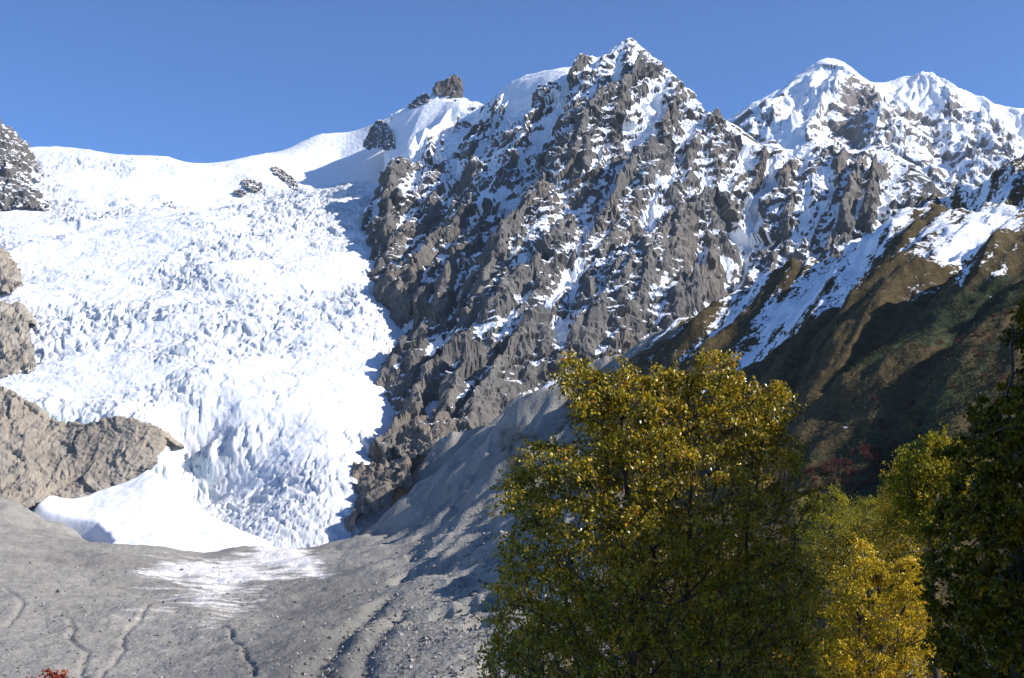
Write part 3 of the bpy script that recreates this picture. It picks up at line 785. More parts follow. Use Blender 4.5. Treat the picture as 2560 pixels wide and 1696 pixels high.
loft_rock("cliff", [
  [(-60,384,1660),(-20,386,1655),(0,388,1650),(20,397,1640),(32,407,1632),(46,419,1625),(66,424,1618),(90,424,1612),(104,419,1612),(120,416,1612),(137,420,1610),(152,426,1606),(161,431,1604),(166,438,1606)],
  [(-60,425,1590),(-20,425,1590),(0,425,1590),(20,430,1590),(36,438,1590),(50,443,1590),(68,446,1588),(90,446,1586),(104,444,1586),(120,442,1586),(137,443,1586),(152,446,1586),(160,448,1588),(165,450,1596)],
  [(-60,480,1500),(-20,480,1505),(0,478,1510),(20,476,1520),(36,474,1535),(50,476,1545),(68,478,1550),(90,474,1556),(104,470,1560),(120,466,1562),(132,463,1566),(143,461,1570),(152,459,1576),(158,456,1586)],
  [(-60,540,1380),(-20,532,1390),(0,525,1400),(20,514,1430),(36,505,1460),(50,502,1490),(68,506,1505),(90,499,1525),(104,493,1532),(120,487,1540),(132,481,1545),(143,475,1550),(152,470,1556),(157,464,1568)]],
  250, 140, [(34, 4.5), (15, 2.6), (6, 1.5)], MAT_CLIFF, 0.04, 201)
loft_rock("rock_outcrop", [
  [(-40,296,2060),(-10,302,2060),(6,303,2060),(16,306,2055),(24,312,2050),(29,322,2030)],
  [(-40,335,1960),(-10,338,1960),(6,338,1965),(18,339,1970),(26,340,1975),(31,341,1985)],
  [(-40,384,1850),(-10,380,1850),(6,375,1860),(18,376,1865),(28,374,1870),(37,368,1890)]], 90, 100, [(40, 8), (16, 5), (7, 2.5)], MAT_CLIFF, 0.14, 231)
loft_rock("rock_outcrop", [
  [(-40,232,2420),(-10,243,2420),(0,249,2420),(7,257,2410),(14,265,2390)],
  [(-40,270,2300),(-10,272,2300),(2,272,2300),(12,274,2310),(20,276,2320)],
  [(-40,300,2200),(-10,292,2200),(4,293,2200),(14,291,2210),(23,284,2240)]], 70, 80, [(40, 7), (16, 5), (7, 2.5)], MAT_CLIFF, 0.14, 251)
loft_rock("snowy_crag", [
  [(-60,70,3050),(-20,105,3050),(0,123,3050),(7,128,3050),(13,136,3045),(21,146,3040),(27,156,3030),(31,165,3020)],
  [(-60,150,2960),(-20,160,2960),(0,165,2960),(8,168,2960),(15,172,2960),(22,176,2960),(28,180,2965),(33,186,2970)],
  [(-60,222,2860),(-20,214,2860),(0,210,2860),(9,208,2865),(17,206,2870),(26,204,2880),(38,210,2880),(52,207,2900)]], 110, 120, [(60, 9), (24, 6), (10, 3.5)], MAT_ROCK, 0.60, 271)

loft_rock("rock_pinnacle", [
  [(433,90,3185),(436,83,3185),(440,80.5,3185),(445,80.5,3182),(450,77,3180),(454,74.5,3180),(457,76,3180),(460.5,80,3180),(462.5,88,3180)],
  [(432,94,3170),(437,93,3170),(443,95,3168),(448,96,3166),(453,97,3165),(458,99,3165),(462,102,3165),(465,104,3170)]], 44, 44, [(24, 3.5), (11, 2.5), (5, 1.5)], MAT_ROCK, 0.60, 291, back=16)

for rows, sd in (
  ([[(271,167),(277,167),(284,171),(291,176),(297,183)], [(274,174),(280,178),(286,183),(293,189),(300,192)]], 341),
  ([[(242,181),(247,178),(252,179),(257,181),(262,184)], [(243,186),(248,189),(253,191),(258,191),(263,188)]], 347),
  ([[(234,191),(238,189),(242,190),(246,192)], [(235,193),(239,195),(243,196),(247,195)]], 353),
  ([[(30,198),(36,196),(43,198),(49,203)], [(30,206),(37,209),(44,210),(51,208)]], 357),
  ([[(161,202),(165,199),(170,200),(175,204)], [(163,207),(166,210),(171,211),(175,209)]], 359),
  ([[(371,128),(376,121),(380,119.5),(386,123),(392,130)], [(366,137),(371,139),(378,136),(386,138),(394,140)], [(362,146),(368,150),(376,147),(384,150),(395,149)]], 363),
  ([[(409,106),(413,101),(418,97.5),(423,93.5),(427,94),(429,98)], [(409,109),(414,108),(418,106),(423,104),(427,103),(430,102)]], 367)):
    def lift(u, v, top):
        ps = [hit(f_, u, v + (1.5 if top else 0), 2600, 3600, 500) for f_ in (fitM, fitI)]
        y = min(p[1] for p in ps)
        return (u, v, y - (2 if top else 5))
    rows = [[lift(u, v, k == 0) for u, v in r] for k, r in enumerate(rows)]
    loft_rock("glacier_outcrop", rows, 50, 44, [(22, 2.5), (9, 3), (4, 2)], MAT_ROCK, 0.62 if sd > 350 else 0.52, sd, back=40)
for rows, sd in (
  ([[(338,479,1560),(345,472,1565),(357,467,1570),(371,465,1570),(383,463,1570),(394,464,1575)], [(339,482,1535),(348,485,1530),(357,486,1525),(369,482,1525),(382,477,1530),(394,473,1540)], [(341,488,1515),(350,494,1505),(359,494,1500),(371,489,1500),(384,483,1505),(396,478,1515)]], 311),
  ([[(348,498,1500),(356,488,1510),(366,480,1515),(380,474,1520),(394,467,1530),(410,458,1545)], [(345,512,1465),(353,503,1465),(364,495,1465),(378,487,1470),(392,480,1480),(410,470,1500)], [(347,530,1405),(355,524,1400),(367,515,1405),(380,504,1415),(394,493,1435),(412,480,1465)]], 321),
  ([[(393,440,1650),(402,428,1660),(413,420,1665),(425,419,1665),(440,421,1665),(454,426,1665)], [(395,447,1620),(406,444,1615),(417,438,1615),(430,436,1615),(443,435,1620),(456,434,1630)], [(398,456,1590),(410,460,1575),(422,458,1570),(436,453,1575),(449,446,1590),(460,440,1610)]], 331)):
    loft_rock("rock_knoll", rows, 90, 80, [(30, 7), (13, 4.5), (6, 2.2)], MAT_KNOLL, 0.0, sd, back=60)

# avalanche snow cone at the foot of the cliff
CONE_OUT = [(150,463,1562),(135,475,1548),(110,485,1535),(90,492,1525),(72,498,1512),(60,496,1500),(48,491,1485),(33,502,1462),(50,512,1448),(75,520,1432),(94,521,1420),(98,527,1400),(110,541,1345),(98,549,1310),(150,546,1318),(190,544,1325),(240,542,1335),(275,541,1345),(262,535,1400),(240,526,1430),(220,516,1460),(195,500,1500),(175,482,1530),(160,471,1552)]
co = PS(CONE_OUT)
fitC = rbf_fit(np.concatenate([co, PS([(150,490,1500),(150,510,1450),(150,530,1390),(120,505,1470),(120,525,1420),(180,510,1460),(185,530,1400),(215,530,1395),(90,508,1475),(65,508,1470),(150,478,1530),(130,490,1510),(170,495,1500)])]), smooth=0.003)
XC, YC = np.meshgrid(np.arange(-640, -230, 2.2), np.arange(1285, 1600, 2.2))
HC = rbf_eval(fitC, XC, YC)
edge = soft_poly(XC, YC, co, 9)
HC += (fbm2(XC / 45, YC / 45, 5, 301) * 2.2 + 0.5 * fbm2(XC / 9, YC / 9, 3, 302)) * edge + (edge - 1) * 26 * sstep(1.0, 0.3, edge)
dirtC = 0.05 + 0.30 * soft_poly(XC, YC, PS([(33,502,1462),(48,491,1485),(72,498,1512),(80,515,1450),(60,518,1440)]), 40) + 0.3 * sstep(0.9, 0.4, edge)
grid_mesh("snow_cone", np.stack([XC, YC, HC], -1), MAT_SNOW, {"dirt": dirtC}, keep=edge > 0.02)

# ------------------------------------------------------------------ trees and shrubs
def leaf_material(name, stops, rough=0.36, transl=0.32, spec=0.2):
    m = NT(name)
    t = m.attr("tint")
    c = m.ramp(t, stops)
    m.color(c); m.set("Roughness", rough); m.set("Specular IOR Level", spec)
    tr = m.n.new("ShaderNodeBsdfTranslucent"); m.link(c, tr.inputs["Color"])
    mx = m.n.new("ShaderNodeMixShader"); mx.inputs[0].default_value = transl
    out = m.n["Material Output"]
    m.link(m.b.outputs[0], mx.inputs[1]); m.link(tr.outputs[0], mx.inputs[2]); m.link(mx.outputs[0], out.inputs["Surface"])
    return m.m
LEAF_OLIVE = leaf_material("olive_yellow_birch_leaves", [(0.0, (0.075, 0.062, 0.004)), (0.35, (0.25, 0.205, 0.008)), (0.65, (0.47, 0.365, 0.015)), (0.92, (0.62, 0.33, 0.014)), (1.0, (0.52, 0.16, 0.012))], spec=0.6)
LEAF_SHADED = leaf_material("shade_darkened_birch_leaves", [(0.0, (0.055, 0.055, 0.006)), (0.5, (0.165, 0.138, 0.010)), (0.8, (0.36, 0.245, 0.013)), (1.0, (0.52, 0.26, 0.013))])  # birch leaf colour darkened for trees standing in shade
LEAF_GOLD = leaf_material("golden_birch_leaves", [(0.0, (0.20, 0.15, 0.012)), (0.4, (0.52, 0.38, 0.018)), (0.8, (0.72, 0.52, 0.035)), (1.0, (0.50, 0.17, 0.012))])
LEAF_LIME = leaf_material("yellow_green_leaves", [(0.0, (0.10, 0.11, 0.009)), (0.5, (0.28, 0.25, 0.015)), (1.0, (0.50, 0.36, 0.018))], rough=0.6)
LEAF_RED = leaf_material("red_autumn_leaves", [(0.0, (0.06, 0.02, 0.018)), (0.6, (0.125, 0.042, 0.034)), (1.0, (0.20, 0.085, 0.05))], rough=0.7)
LEAF_SCARLET = leaf_material("scarlet_rowan_leaves", [(0.0, (0.20, 0.035, 0.02)), (0.6, (0.36, 0.075, 0.035)), (1.0, (0.45, 0.17, 0.05))])
bk = NT("birch_bark")
bk.color(bk.ramp(bk.noise(9.0, 4, 0.7, bk.mapped((1, 1, 0.3))), [(0.35, (0.035, 0.026, 0.02)), (0.6, (0.12, 0.095, 0.08)), (0.8, (0.30, 0.27, 0.24))]))
bk.bump(bk.noise(30.0, 4, 0.7), 0.01, 0.6)
BARK = bk.m
LEAF_SHAPE = None

def quads_mesh(name, V, Q, mat, tint=None, smooth=False):
    me = bpy.data.meshes.new(name)
    me.vertices.add(len(V)); me.vertices.foreach_set("co", V.astype(np.float32).ravel())
    k = Q.shape[1]
    me.loops.add(Q.size); me.loops.foreach_set("vertex_index", Q.astype(np.int32).ravel())
    me.polygons.add(len(Q)); me.polygons.foreach_set("loop_start", np.arange(0, Q.size, k, dtype=np.int32))
    me.polygons.foreach_set("use_smooth", np.full(len(Q), smooth))
    me.update(calc_edges=True)
    if tint is not None:
        a = me.attributes.new("tint", 'FLOAT', 'FACE'); a.data.foreach_set("value", tint.astype(np.float32))
    me.materials.append(mat)
    return me

def leaf_quads(C, size, r, droop=0.8):
    n = len(C)
    ax = r.normal(size=(n, 3)); ax[:, 2] -= droop * 1.6
    ax /= np.linalg.norm(ax, axis=1, keepdims=True)
    sd = np.cross(ax, r.normal(size=(n, 3))); sd /= np.linalg.norm(sd, axis=1, keepdims=True) + 1e-9
    nn = np.cross(ax, sd)
    L = size * r.uniform(0.65, 1.25, n)[:, None]; W = L * r.uniform(0.30, 0.42, n)[:, None]
    fold = L * r.uniform(0.0, 0.16, n)[:, None]
    base = C; mid = C + ax * L * 0.42
    V = np.stack([base, mid + sd * W + nn * fold, C + ax * L - nn * fold * 0.6, mid - sd * W + nn * fold], 1).reshape(-1, 3)
    return V, np.arange(4 * n).reshape(n, 4)

def tube_mesh(name, segs, mat, sides=5):
    """segs: list of (p0, p1, r0, r1)"""
    VV = []; QQ = []; k = 0
    an = np.linspace(0, 2 * math.pi, sides, endpoint=False)
    for p0, p1, r0, r1 in segs:
        d = p1 - p0; L = np.linalg.norm(d)
        if L < 1e-5: continue
        d = d / L; a = np.cross(d, [0.3, 0.9, 0.2]); a /= np.linalg.norm(a); b = np.cross(d, a)
        ring = np.cos(an)[:, None] * a + np.sin(an)[:, None] * b
        VV.append(p0 + ring * r0); VV.append(p1 + d * r1 * 0.6 + ring * r1)
        for i in range(sides):
            j = (i + 1) % sides
            QQ.append((k + i, k + j, k + sides + j, k + sides + i))
        k += 2 * sides
    return quads_mesh(name, np.concatenate(VV), np.array(QQ), mat, smooth=True)

def ground_z(x, y): return float(rbf_eval(fitG, np.array([float(x)]), np.array([float(y)]))[0])

def child(name, me, parent, kind=None):
    o = bpy.data.objects.new(name, me); COL.objects.link(o); o.parent = parent
    if kind: o["kind"] = kind
    return o

def build_tree(name, label, cat, Yd, outline, thick, ncl, nleaf, leaf, mat, seed, stems=1, base_u=None, spread=0.26, group=None, sparse_low=0.0, top_bias=0.0, trunk_r=0.09, single_leaves=0, split=False):
    r = np.random.default_rng(seed)
    ol = np.array(outline, float)
    u0, u1 = ol[:, 0].min(), ol[:, 0].max(); v0, v1 = ol[:, 1].min(), ol[:, 1].max()
    cu = ol[:, 0].mean() if base_u is None else base_u
    base = P(cu, 600, Yd); base[2] = ground_z(base[0], Yd)
    U = r.uniform(u0, u1, ncl * 9); W = r.uniform(v0, v1, ncl * 9)
    ok = in_poly(U, W, ol)
    if sparse_low: ok &= r.uniform(size=len(U)) > sparse_low * (W - v0) / (v1 - v0)
    U, W = U[ok][:ncl], W[ok][:ncl]
    hw = 0.5 * (u1 - u0)
    off = r.uniform(-1, 1, len(U)) * thick * np.sqrt(np.clip(1 - ((U - 0.5 * (u0 + u1)) / (hw * 1.15)) ** 2, 0.08, 1))
    off *= np.clip((W - v0) / (0.30 * (v1 - v0)), 0.25, 1)
    T = np.array([P(a, b, Yd) + np.array([0, o, 0]) for a, b, o in zip(U, W, off)])
    top = T[:, 2].max()
    # skeleton: stems, then each leafy spray reaches back to the nearest lower wood
    nodes = []; par = []; limb = []
    cx = T[:, 0].mean()
    for k in range(stems):
        b0 = base + np.array([(k - (stems - 1) / 2) * 0.22, r.uniform(-.15, .15), 0.0])
        tgt = np.array([cx + (k - (stems - 1) / 2) * (u1 - u0) / F * Yd * 0.22 + r.uniform(-.2, .2), Yd + r.uniform(-.4, .4) * thick, base[2] + (top - base[2]) * r.uniform(0.80, 0.93)])
        n = 14
        for i in range(n + 1):
            t = i / n
            p = b0 + (tgt - b0) * np.array([t ** 1.25, t ** 1.25, t]) + (r.normal(size=3) * 0.05 * (top - base[2]) * 0.12 if 0 < i < n else 0)
            nodes.append(p); par.append(len(nodes) - 2 if i else -1); limb.append(k)
    stem_n = len(nodes)
    axis = np.stack([np.full(len(T), cx), np.full(len(T), Yd), T[:, 2]], -1)
    order = np.argsort(np.linalg.norm(T - axis, axis=1))
    tips = []
    for i in order:
        t = T[i]; N = np.array(nodes)
        d = N - t; dist = np.linalg.norm(d, axis=1)
        cost = dist + np.where(N[:, 2] > t[2] - 0.25 * np.hypot(d[:, 0], d[:, 1]), 3.0, 0.0) * (dist > 0.15)
        j = int(np.argmin(cost)); L = dist[j]
        k = max(1, min(4, int(L / (0.45 * Yd / 25))))
        prev = j
        for q in range(1, k + 1):
            f = q / k
            p = N[j] + (t - N[j]) * f + np.array([0, 0, 0.10 * L * math.sin(math.pi * f)]) + (r.normal(size=3) * 0.05 * L * 0.5 if q < k else 0)
            nodes.append(p); par.append(prev); limb.append(limb[prev]); prev = len(nodes) - 1
        tips.append(prev)
    N = np.array(nodes); cnt = np.zeros(len(N)); cnt[tips] = 1
    for i in range(len(N) - 1, -1, -1):
        if par[i] >= 0: cnt[par[i]] += cnt[i]
    R = 0.004 * Yd / 25 + trunk_r * np.sqrt(cnt / max(cnt[0], 1)) / math.sqrt(1)
    root = bpy.data.objects.new(name, None); COL.objects.link(root); root.location = base
    root.empty_display_size = 0.3
    root["label"] = label; root["category"] = cat
    if group: root["group"] = group
    for k in range(stems):
        tr = [(N[par[i]] - base, N[i] - base, R[par[i]] if par[i] else R[i] * 1.3, R[i]) for i in range(stem_n) if limb[i] == k and par[i] >= 0]
        child("trunk", tube_mesh("trunk", tr, BARK, 8), root)
        br = [(N[par[i]] - base, N[i] - base, min(R[par[i]], R[i] * 1.5), R[i]) for i in range(stem_n, len(N)) if limb[i] == k]
        if not split:
            if br: child("twigs", tube_mesh("twigs", br, BARK, 4), root, "stuff")
            continue
        groups = {}
        top_of = {}
        for i in range(stem_n, len(N)):
            if limb[i] != k: continue
            top_of[i] = i if par[i] < stem_n else top_of[par[i]]
            groups.setdefault(top_of[i], []).append((N[par[i]] - base, N[i] - base, min(R[par[i]], R[i] * 1.5), R[i]))
        for g in groups.values(): child("branch", tube_mesh("branch", g, BARK, 4), root)
    # leaves hang along short twigs round each spray
    per = int(nleaf / len(T))
    C = []; G = []
    for t in T:
        nt = 7
        dirs = r.normal(size=(nt, 3)); dirs[:, 2] = dirs[:, 2] * 0.6 - 0.15
        dirs /= np.linalg.norm(dirs, axis=1, keepdims=True)
        k = r.integers(0, nt, per); f = r.uniform(0.05, 1, per) ** 0.8
        ln = spread * Yd / 25 * 1.9 * r.uniform(0.5, 1.2, nt)
        p = t + dirs[k] * (f * ln[k])[:, None] + r.normal(size=(per, 3)) * spread * 0.18 * Yd / 25
        p[:, 2] -= 0.25 * spread * Yd / 25 * f ** 2
        C.append(p); G.append(np.full(per, r.uniform(-0.22, 0.22)))
    C = np.concatenate(C); G = np.concatenate(G)
    tint = np.clip(r.beta(2.0, 2.6, len(C)) + G, 0, 1)
    if single_leaves:
        d = np.argsort(C[:, 1] + 0.4 * (top - C[:, 2]))[:len(C) // 4]
        pick = r.choice(d, single_leaves, replace=False)
        V1, Q1 = leaf_quads(np.zeros((6, 3)), leaf * 1.1, r)
        protos = [quads_mesh("leaf", V1[4 * i:4 * i + 4], np.array([[0, 1, 2, 3]]), mat, np.array([[0.15, .35, .5, .65, .8, .95][i]])) for i in range(6)]
        for q, i in enumerate(pick):
            o = child("leaf", protos[q % 6], root); o.location = C[i] - base; o.rotation_euler = (r.uniform(-.5, .5), r.uniform(-.5, .5), r.uniform(0, 6.28))
        m = np.ones(len(C), bool); m[pick] = False; C, tint = C[m], tint[m]
    V, Q = leaf_quads(C - base, leaf, r)
    child("foliage", quads_mesh("foliage", V, Q, mat, tint), root, "stuff")
    return root

BIG = [(560,378),(572,350),(584,352),(592,366),(603,376),(616,364),(630,358),(646,374),(658,362),(674,370),(690,360),(704,352),(717,346),(727,368),(745,374),(762,384),(774,374),(783,392),(790,415),(792,440),(800,462),(803,488),(816,490),(806,505),(798,540),(802,600),(810,740),(470,740),(484,690),(486,640),(500,606),(490,592),(508,572),(504,550),(514,522),(512,497),(500,478),(520,470),(525,452),(540,440),(552,430),(556,444),(570,440),(568,404)]
big = build_tree("birch_tree", "large olive yellow birch filling the middle foreground, sunlit crown top", "tree", 25.0, BIG, 2.2, 1300, 126000, 0.074, LEAF_OLIVE, 5, stems=4, base_u=650, spread=0.20, sparse_low=0.1, trunk_r=0.05, single_leaves=280, split=True)
R1 = [(1050,302),(1022,306),(1014,314),(1018,330),(1030,350),(1032,392),(1012,402),(994,392),(984,396),(978,406),(984,424),(978,444),(962,458),(966,478),(954,505),(942,545),(940,600),(955,640),(945,720),(1075,720),(1075,302)]
right = build_tree("birch_tree", "tall dark green birch at the right edge of the picture", "tree", 17.0, R1, 1.5, 700, 72000, 0.066, LEAF_SHADED, 6, stems=2, base_u=1015, spread=0.14, trunk_r=0.045, split=True)
R2 = [(902,476),(910,452),(924,438),(940,429),(952,440),(966,452),(975,480),(965,525),(930,545),(902,528),(897,500)]
build_tree("birch_tree", "green and yellow birch behind the dark one at right, beside the amber tree", "tree", 32.0, R2 + [], 1.6, 150, 17000, 0.085, LEAF_LIME, 7, stems=1, base_u=935, spread=0.17)
build_tree("birch_tree", "rounded amber birch left of the green one, against the red shrubs", "tree", 48.0, [(885,485),(892,468),(904,459),(917,462),(928,482),(928,525),(915,560),(890,556),(882,520)], 1.6, 110, 16000, 0.085, LEAF_GOLD, 8, stems=1, base_u=905, spread=0.15)
build_tree("birch_tree", "bright golden birch lit by the sun in the lower right", "tree", 40.0, [(838,572),(852,548),(866,537),(874,548),(882,572),(896,558),(915,557),(930,576),(926,604),(938,640),(950,730),(800,730),(812,668),(818,625),(828,592)], 1.9, 330, 46000, 0.08, LEAF_GOLD, 9, stems=2, base_u=870, spread=0.15)
build_tree("birch_tree", "yellow green birch just right of the big birch, low in the valley", "tree", 85.0, [(798,512),(812,492),(828,486),(842,492),(852,506),(855,540),(840,580),(798,590)], 2.6, 120, 14000, 0.11, LEAF_LIME, 10, stems=1, base_u=825, spread=0.15)
build_tree("birch_tree", "small yellow green birch between the amber tree and its lower neighbour", "tree", 92.0, [(848,512),(860,500),(872,494),(884,500),(890,522),(886,560),(850,570)], 2.4, 100, 12000, 0.11, LEAF_LIME, 11, stems=1, base_u=870, spread=0.15)
build_tree("birch_tree", "shaded dark green birch above the bright golden one", "tree", 44.0, [(795,600),(800,560),(818,540),(836,530),(852,526),(872,520),(895,520),(915,540),(935,580),(925,660),(800,680)], 1.8, 260, 30000, 0.085, LEAF_SHADED, 12, stems=1, base_u=870, spread=0.16)
build_tree("birch_tree", "golden birch in the bottom right corner behind dark boughs", "tree", 27.0, [(962,640),(980,610),(1000,595),(1030,590),(1060,600),(1060,720),(950,720)], 1.5, 110, 14000, 0.075, LEAF_GOLD, 13, stems=1, base_u=1010, spread=0.16)
build_tree("birch_tree", "shaded birch thicket low behind the trunks of the big birch", "tree", 33.0, [(505,690),(520,640),(545,610),(580,585),(620,560),(670,550),(720,545),(770,550),(810,560),(815,690)], 1.8, 420, 44000, 0.085, LEAF_SHADED, 15, stems=3, base_u=660, spread=0.20)
sap = build_tree("rowan_sapling", "red leaved rowan tip poking in at the bottom left", "shrub", 9.0, [(36,694),(42,678),(50,668),(57,669),(64,682),(68,702),(36,706)], 0.12, 26, 900, 0.036, LEAF_SCARLET, 14, stems=1, base_u=52, spread=0.22, trunk_r=0.012)

# more birches of the same stand, up the slope to the right: they shade the ones in view
def copy_tree(src, loc, rz, sc, label):
    o = src.copy(); COL.objects.link(o); o.location = loc; o.rotation_euler = (0, 0, rz); o.scale = (sc, sc, sc); o["label"] = label
    for ch in src.children:
        if ch.name.startswith(("leaf", "branch")): continue
        c = ch.copy(); COL.objects.link(c); c.parent = o
    return o
shade_src = big
for i, (x, y, top, rz) in enumerate(((13.5, 21.0, 5.2, 1.0), (16.0, 25.5, 6.2, 2.4), (10.5, 15.0, 6.5, 4.0), (18.0, 19.0, 8.0, 5.2), (9.5, 10.5, 5.5, 0.4), (15.0, 23.3, 5.4, 3.1), (19.5, 23.0, 8.0, 0.9), (13.0, 17.5, 6.0, 2.0))):
    z = ground_z(x, y)
    copy_tree(shade_src, (x, y, z), rz, (top - z) / 11.6, "birch of the stand out of view to the right, %s" % ("beside the big birch", "level with the big birch trunk", "nearest the dark birch", "highest up the slope", "closest to the viewer", "second in line", "behind the front row", "third in line")[i])["group"] = "birches up the slope"

for i, (x, y, top, rz) in enumerate(((5.0, -4.0, 6.0, 0.3), (-5.5, -5.0, 6.0, 1.9), (0.5, -9.0, 7.0, 3.3), (8.5, 1.0, 6.5, 4.7), (-9.0, 1.0, 5.0, 5.5), (9.0, -9.0, 8.0, 2.6), (7.6, 5.5, 5.5, 0.9))):  # unseen birches added as occluders, cutting skylight on the near trees
    z = ground_z(x, max(y, 1.5)) + max(0, 1.5 - y) * 0.34
    copy_tree(shade_src, (x, y, z), rz, (top - z) / 11.6, "unseen birch added round the viewpoint to block skylight, %s" % ("just behind to the right", "just behind to the left", "straight behind", "close on the right", "close on the left", "farther back to the right", "ahead on the right, out of view")[i])["group"] = "birches round the viewpoint"

def clump_mesh(name, rad, h, n, leaf, mat, seed):
    r = np.random.default_rng(seed)
    c = r.normal(size=(14, 3)) * np.array([rad * .5, rad * .5, h * .28]); c[:, 2] = np.abs(c[:, 2]) + h * .25
    C = c[r.integers(0, 14, n)] + r.normal(size=(n, 3)) * rad * 0.22
    C[:, 2] = np.abs(C[:, 2])
    V, Q = leaf_quads(C, leaf, r, 0.2)
    return quads_mesh(name, V, Q, mat, np.clip(r.beta(2, 2, n), 0, 1))
def shrubs(name, label, group, meshes, spots, y0, y1, sc=(0.7, 1.35)):
    for i, (u, v) in enumerate(spots):
        p = hit(fitG, u, v, y0, y1, 900)
        j = np.unravel_index(np.argmin((XG - p[0]) ** 2 + (YG - p[1]) ** 2), XG.shape)
        o = bpy.data.objects.new(name, meshes[i % len(meshes)]); COL.objects.link(o)
        o.location = (XG[j], YG[j], HG[j] - 0.2); o.rotation_euler = (0, 0, random.uniform(0, 6.28))
        k = random.uniform(*sc); o.scale = (k, k, k * random.uniform(0.8, 1.1))
        o["label"] = label; o["category"] = "shrub"; o["group"] = group
red = [clump_mesh("red_shrub", 1.7, 5.2, 260, 0.55, LEAF_RED, 400 + i) for i in range(4)]
sp = []
rr = np.random.default_rng(77)
poly = np.array([(805,470),(830,460),(850,448),(878,440),(892,452),(888,480),(884,505),(850,500),(810,492)], float)
while len(sp) < 190:
    q = (rr.uniform(800, 895), rr.uniform(438, 508))
    if in_poly(np.array([q[0]]), np.array([q[1]]), poly)[0]: sp.append(q)
sp += [(rr.uniform(940, 1024), rr.uniform(350, 440)) for _ in range(26)] + [(rr.uniform(870, 930), rr.uniform(410, 450)) for _ in range(16)]
shrubs("red_shrub", "dull red shrub in the dense patch low on the hillside, right of the big birch", "red shrubs in the dense patch", red, sp[:190], 250, 1500, (0.45, 0.95))
shrubs("red_shrub", "lone red shrub scattered high on the hillside near the right edge", "red shrubs near the right edge", red, sp[190:216], 250, 1500, (0.45, 0.95))
shrubs("red_shrub", "red shrub on the slope just above the dense red patch", "red shrubs above the patch", red, sp[216:], 250, 1500, (0.45, 0.95))
yel = [clump_mesh("yellow_shrub", 1.9, 2.4, 220, 0.5, LEAF_LIME, 420 + i) for i in range(3)]
shrubs("yellow_shrub", "yellow green shrub in the row along the scree edge beside the big birch", "yellow shrubs on the scree", yel, [(482 + 2.2 * i, 506 - 0.25 * i + random.uniform(-1, 1)) for i in range(16)], 500, 1500, (0.7, 1.1))

# low dark shrubs and tussocks that cover the hillside
rt = np.random.default_rng(515)
def cover(name, label, cat, weight, n, per, rad, leaf, mat, seed):
    r = np.random.default_rng(seed)
    J = r.integers(150, XG.shape[0] - 2, n * 12); I = r.integers(2, NSG - 2, n * 12)
    ok = (r.uniform(size=len(J)) < weight[J, I]) & (XG[J, I] > -60)
    J, I = J[ok][:n], I[ok][:n]
    c = VG[J, I]
    C = np.repeat(c, per, 0) + r.normal(size=(len(c) * per, 3)) * np.array([rad, rad, rad * 0.35]) * np.repeat(r.uniform(0.5, 1.6, len(c)), per)[:, None]
    C[:, 2] = np.maximum(C[:, 2], np.repeat(c[:, 2], per)) + 0.2
    V, Q = leaf_quads(C, leaf, r, 0.0)
    o = bpy.data.objects.new(name, quads_mesh(name, V, Q, mat, np.clip(r.beta(2, 2, len(Q)), 0, 1)))
    o["kind"] = "stuff"; o["label"] = label; o["category"] = cat; COL.objects.link(o)
LEAF_HEATH = leaf_material("dark_heath_leaves", [(0.0, (0.016, 0.022, 0.008)), (0.6, (0.045, 0.052, 0.018)), (1.0, (0.10, 0.085, 0.03))], rough=0.7, transl=0.2)
LEAF_TUSS = leaf_material("dry_tussock_blades", [(0.0, (0.06, 0.045, 0.018)), (0.6, (0.13, 0.095, 0.04)), (1.0, (0.24, 0.18, 0.09))], rough=0.8, transl=0.2)
lod = np.clip(700.0 / YG, 0.15, 1) * np.clip(0.5 - snowG, 0, 1) * 1.6
cover("heath", "low dark green heath covering parts of the right hillside", "heath", np.clip(shrub, 0, 1) * lod, 3600, 16, 1.5, 0.9, LEAF_HEATH, 601)
cover("tussock_grass", "dry brown tussock grass over the right hillside", "grass", np.clip(grass - shrub, 0, 1) * lod * 0.7, 3600, 12, 1.2, 0.7, LEAF_TUSS, 602)

# ------------------------------------------------------------------ loose stones on scree and valley floor
rs = np.random.default_rng(909)
nst = 15000
jj = rs.integers(110, XG.shape[0] - 130, nst * 3); ii = rs.integers(5, NSG - 5, nst * 3)
wgt = np.clip(1 - grass[jj, ii] * 1.4, 0, 1) * np.where(snowG[jj, ii] > 0.3, 0, 1) * (0.10 + 0.90 * sstep(-140, 0, XG[jj, ii])) * np.clip(900.0 / YG[jj, ii], 0, 1.5) ** 1.2
ok = rs.uniform(size=nst * 3) < wgt * 0.8
jj, ii = jj[ok][:nst], ii[ok][:nst]
c = VG[jj, ii] + np.stack([rs.uniform(-3, 3, len(jj)), rs.uniform(-3, 3, len(jj)), np.zeros(len(jj))], -1)
siz = 0.35 + rs.exponential(0.42, len(jj)); siz = np.clip(siz, 0.3, 1.7) * np.clip(YG[jj, ii] / 650.0, 0.35, 1.2)
octa = np.array([[1,0,0],[0,1,0],[-1,0,0],[0,-1,0],[0,0,1],[0,0,-1]], float)
tri = np.array([[0,1,4],[1,2,4],[2,3,4],[3,0,4],[1,0,5],[2,1,5],[3,2,5],[0,3,5]])
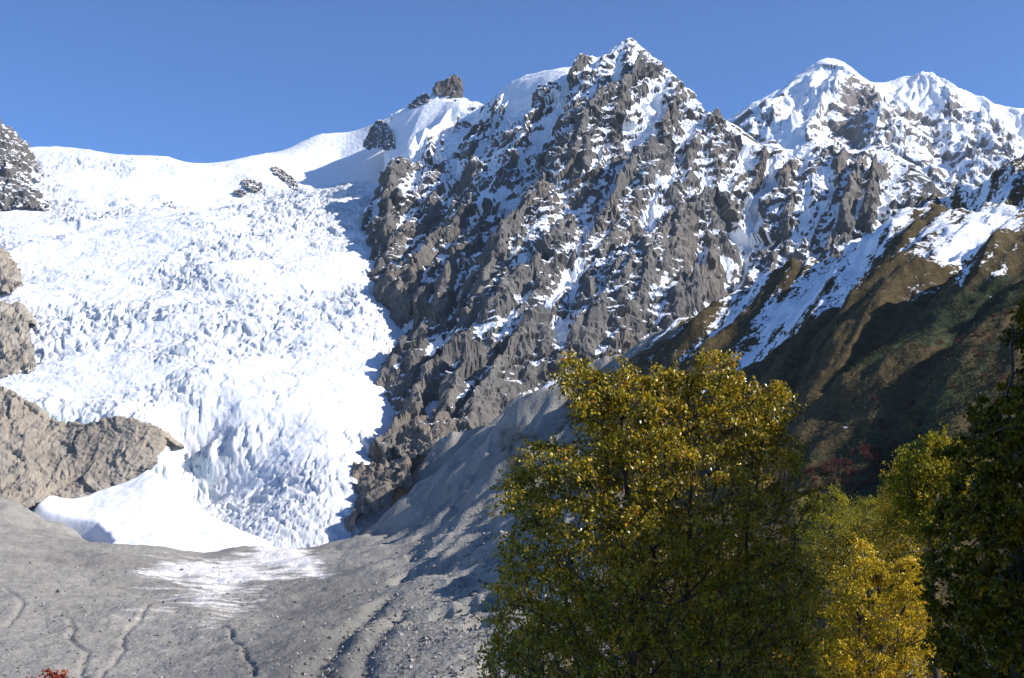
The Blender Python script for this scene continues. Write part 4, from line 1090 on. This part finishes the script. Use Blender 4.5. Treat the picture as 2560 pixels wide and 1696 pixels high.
an = rs.uniform(0, 6.28, len(c)); ca, sa = np.cos(an), np.sin(an)
ov = octa[None] * rs.uniform(0.55, 1.25, (len(c), 6, 1)) * siz[:, None, None] + rs.normal(size=(len(c), 6, 3)) * 0.18 * siz[:, None, None]
ov = np.stack([ov[..., 0] * ca[:, None] - ov[..., 1] * sa[:, None], ov[..., 0] * sa[:, None] + ov[..., 1] * ca[:, None], ov[..., 2] * 0.8], -1)
V = (ov + c[:, None]).reshape(-1, 3); T3 = (tri[None] + 6 * np.arange(len(c))[:, None, None]).reshape(-1, 3)
ms = NT("loose_stone")
ms.color(ms.ramp(ms.attr("tint"), [(0.0, (0.09, 0.088, 0.082)), (0.6, (0.21, 0.2, 0.185)), (1.0, (0.40, 0.38, 0.35))]))
o = bpy.data.objects.new("loose_stones", quads_mesh("loose_stones", V, T3, ms.m, np.repeat(rs.uniform(size=len(c)), 8)))
o["kind"] = "stuff"; o["label"] = "loose grey stones strewn over the scree and valley floor"; o["category"] = "stones"
COL.objects.link(o)

# ------------------------------------------------------------------ haze
hz = bpy.data.meshes.new("haze")
bx = [(x, y, z) for x in (-3200, 3400) for y in (-300, 6300) for z in (-400, 2150)]
hz.from_pydata(bx, [], [(0, 1, 3, 2), (4, 6, 7, 5), (0, 4, 5, 1), (2, 3, 7, 6), (0, 2, 6, 4), (1, 5, 7, 3)])
hm = bpy.data.materials.new("thin_mountain_haze"); hm.use_nodes = True
ht = hm.node_tree; ht.nodes.remove(ht.nodes["Principled BSDF"])
pv = ht.nodes.new("ShaderNodeVolumePrincipled")
pv.inputs["Color"].default_value = (0.72, 0.84, 1.0, 1); pv.inputs["Density"].default_value = 1.3e-5; pv.inputs["Anisotropy"].default_value = 0.2
ht.links.new(pv.outputs[0], ht.nodes["Material Output"].inputs["Volume"])
hz.materials.append(hm)
ho = bpy.data.objects.new("haze", hz); ho["kind"] = "stuff"; ho["label"] = "thin blue mountain haze filling the valley air"; ho["category"] = "haze"
COL.objects.link(ho)
